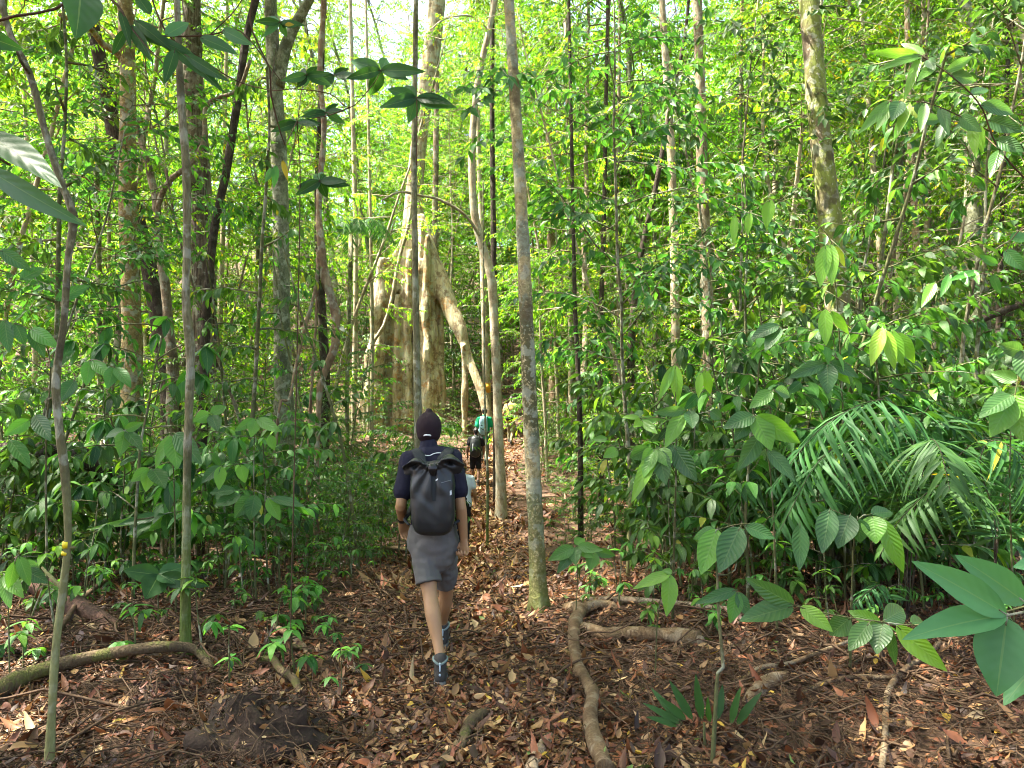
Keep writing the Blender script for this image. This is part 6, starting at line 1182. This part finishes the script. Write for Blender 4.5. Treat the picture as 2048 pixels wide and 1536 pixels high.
    for sg, tx in ((-1, 842), (1, 888)):
        g = Geo(); x0 = float(lw(tx, 900, 5.1)[0]); top = K['sh' + ('L' if sg < 0 else 'R')] * .45 + K['neck'] * .55
        xs = x0
        shp = lambda dx, dy, dz: np.array([xs + sg * dx, K['chest'][1] + dy, dz])
        zt = K['shL'][2] + .066; Q = [shp(-.02, -.16, zt - .115), shp(-.005, -.125, zt - .055), shp(.03, -.05, zt + .0), shp(.015, .04, zt + .002), shp(.02, .105, zt - .07), shp(.03, .148, zt - .20), shp(.065, .125, zt - .36), shp(.105, .04, zt - .45), shp(.105, -.06, zt - .47), shp(.07, -.13, zt - .49)]
        etube(g, Q, [.034, .036, .036, .036, .035, .033, .026, .016, .012, .010], [.009] * 10, (1, 0, 0), 12); link('shoulder_strap', g, STRAP, bp)
near_man()

def walker(label, px, d, h, o, stride=.28, swing=.12, yaw=0, dz=0):
    """a person farther along the trail, seen from behind"""
    b = G(px, d); s = h / 1.75; o['s'] = s; f = np.array([math.sin(yaw), math.cos(yaw), 0]); r = np.array([math.cos(yaw), -math.sin(yaw), 0]); b = np.array(b); o.setdefault('vox', .009)
    q = lambda x, y, z: b + (r * x + f * y) * s + np.array([0, 0, z * s])
    J = dict(pelvis=q(0, 0, .93), chest=q(0, .03, 1.28), neck=q(0, .05, 1.475), head=q(0, .085, 1.625), shL=q(-.185, .03, 1.40), shR=q(.185, .03, 1.40), elL=q(-.24, -.02 - swing * .6, 1.12), wrL=q(-.25, .10 - swing, .89), elR=q(.24, -.02 + swing * .6, 1.12), wrR=q(.25, .10 + swing * 1.4, .92),
        hipL=q(-.085, 0, .88), hipR=q(.085, 0, .88), knL=q(-.09, stride * .45, .49), anL=q(-.085, stride * .5, .11), knR=q(.09, .0, .48), anR=q(.085, -stride * .9, .13))
    for S_, yy in (('L', stride * .5), ('R', -stride * .9)):
        a = q(-.085 if S_ == 'L' else .085, yy - .04, .0); a[2] = gzf(a[0], a[1]) + .012; J['heel' + S_] = Vector(a); J['an' + S_][2] = a[2] + .12
    for k in o.get('over', {}): J[k] = q(*o['over'][k])
    o.setdefault('handL', ((-.05, .2, -1), (.3, .9, 0), (.9, 0, 0), .4)); o.setdefault('handR', ((.05, .25, -1), (-.3, .9, 0), (-.9, 0, 0), .4)); o['yawL'] = o['yawR'] = -yaw
    return body(label, label, J, o), q, s
def pack(label, q, s, mat, w=.15, h=.44, z0=1.0, dep=.10, marks=(), strapmat=None):
    base = Vector(q(0, 0, 0)); bp = thing('backpack', label, 'backpack', base); L = lambda x, y, z: q(x, y, z) - np.array(base); g = Geo()
    etube(g, [L(0, -.20, z0), L(0, -.22, z0 + h * .25), L(0, -.22, z0 + h * .6), L(0, -.20, z0 + h * .9), L(0, -.17, z0 + h)], np.array([w * .9, w, w, w * .88, w * .6]) * s, np.array([dep * .85, dep, dep, dep * .8, dep * .5]) * s, (1, 0, 0), 20)
    etube(g, [L(0, -.29, z0 + .04), L(0, -.305, z0 + h * .35), L(0, -.29, z0 + h * .55)], np.array([w * .62, w * .68, w * .5]) * s, np.array([.03, .04, .02]) * s, (1, 0, 0), 16)
    link('bag', folds(remesh(g, .010, 3), .008, (8, 8, 8), 2), mat, bp)
    for sg in (-1, 1):
        g = Geo(); etube(g, [L(sg * .07, -.15, z0 + h), L(sg * .085, -.04, 1.475), L(sg * .09, .06, 1.47), L(sg * .10, .155, 1.36), L(sg * .12, .16, 1.2), L(sg * .165, .05, 1.05), L(sg * .13, -.13, 1.02)], .026 * s, .008 * s, (1, 0, 0), 10); link('shoulder_strap', g, strapmat or STRAP, bp)
    for (x, z, ww, hh, m) in marks:
        g = Geo(); etube(g, [L(x, -.335, z), L(x + .01, -.335, z + hh)], ww * s, .006 * s, (1, 0, 0), 8); link('mark', g, m, bp)
    g = Geo(); etube(g, [L(-.03, -.14, z0 + h), L(0, -.15, z0 + h + .05), L(.03, -.14, z0 + h)], .008, None, (0, 1, 0), 8); link('grab_loop', g, strapmat or STRAP, bp)
BLACK = cloth('black_cloth', (.012, .010, .013)); GREEN = cloth('green_shirt', (.01, .27, .12)); SAGE = cloth('grey_green_trousers', (.10, .115, .09)); WHITET = cloth('white_shirt', (.56, .63, .66)); YELS = cloth('mustard_shirt', (.42, .33, .10)); KHAKI = cloth('khaki_trousers', (.19, .17, .10))
LBLUE = plain('light_blue_pack', (.27, .45, .52), .6, bump=.2, bscale=120, var=.15); AUB = plain('auburn_hair', (.11, .035, .018), .45, bump=.7, bscale=120); POUCH = cloth('dark_pouch', (.03, .02, .024))
BT2 = (BOOT, SOLE, BOOT, BOOT)
walker('woman with auburn hair, white shirt and black trousers just beyond the near man', 924, 13.6, 1.60, dict(skin=SKIN, shirt=WHITET, pants=BLACK, hair=AUB, pony=True, boots=BT2, sleeve=.55, tilt=.25, puff=1.12, shirt_len=.04))
(_, q_, s_) = walker('hiker all in black with bare brown calves on the path', 951, 20.2, 1.53, dict(skin=SKIN2, shirt=BLACK, pants=BLACK, hair=HAIR, boots=BT2, shorts=.98, leg_name='shorts', tilt=.1))
pack('bulky black backpack with a pale stripe on the hiker in black', q_, s_, PACK, .165, .52, .93, .12, [(-.07, 1.05, .012, .20, WHITE)])
(_, q_, s_) = walker('man in a bright green shirt and grey green trousers walking uphill', 968, 22.3, 1.70, dict(skin=SKIN, shirt=GREEN, pants=SAGE, hair=HAIR, boots=BT2, sleeve=.75), yaw=R(4))
pack('light blue backpack on the man in the green shirt', q_, s_, LBLUE, .13, .46, .98, .09, [(-.03, 1.18, .05, .012, BLACK), (-.02, 1.08, .06, .012, BLACK)], LBLUE)
(_, q_, s_) = walker('person in a mustard shirt with khaki trousers, farthest up the trail', 1021, 24.6, 1.60, dict(skin=SKIN, shirt=YELS, pants=KHAKI, hair=HAIR, boots=BT2, sleeve=.6), yaw=R(20), stride=.2)
def pouch(q, s):
    base = Vector(q(0, 0, 0)); t = thing('waist_bag', 'dark sling bag at the hip of the person in the mustard shirt', 'bag', base); L = lambda x, y, z: q(x, y, z) - np.array(base); g = Geo()
    etube(g, [L(-.12, -.15, .93), L(0, -.19, .95), L(.13, -.15, .98)], np.array([.07, .085, .07]) * s, np.array([.05, .06, .05]) * s, (0, 0, 1), 16); link('bag', folds(remesh(g, .008, 3), .006, (9, 9, 9)), POUCH, t)
    g = Geo(); etube(g, [L(.15, -.13, 1.0), L(.06, -.155, 1.16), L(-.06, -.12, 1.36), L(-.11, -.03, 1.465), L(-.10, .08, 1.44), L(-.02, .17, 1.28), L(.1, .16, 1.1), L(.185, .05, .98), L(.16, -.1, .97)], .018 * s, .006 * s, (1, 0, 0), 8); link('strap', g, POUCH, t)
pouch(q_, s_)
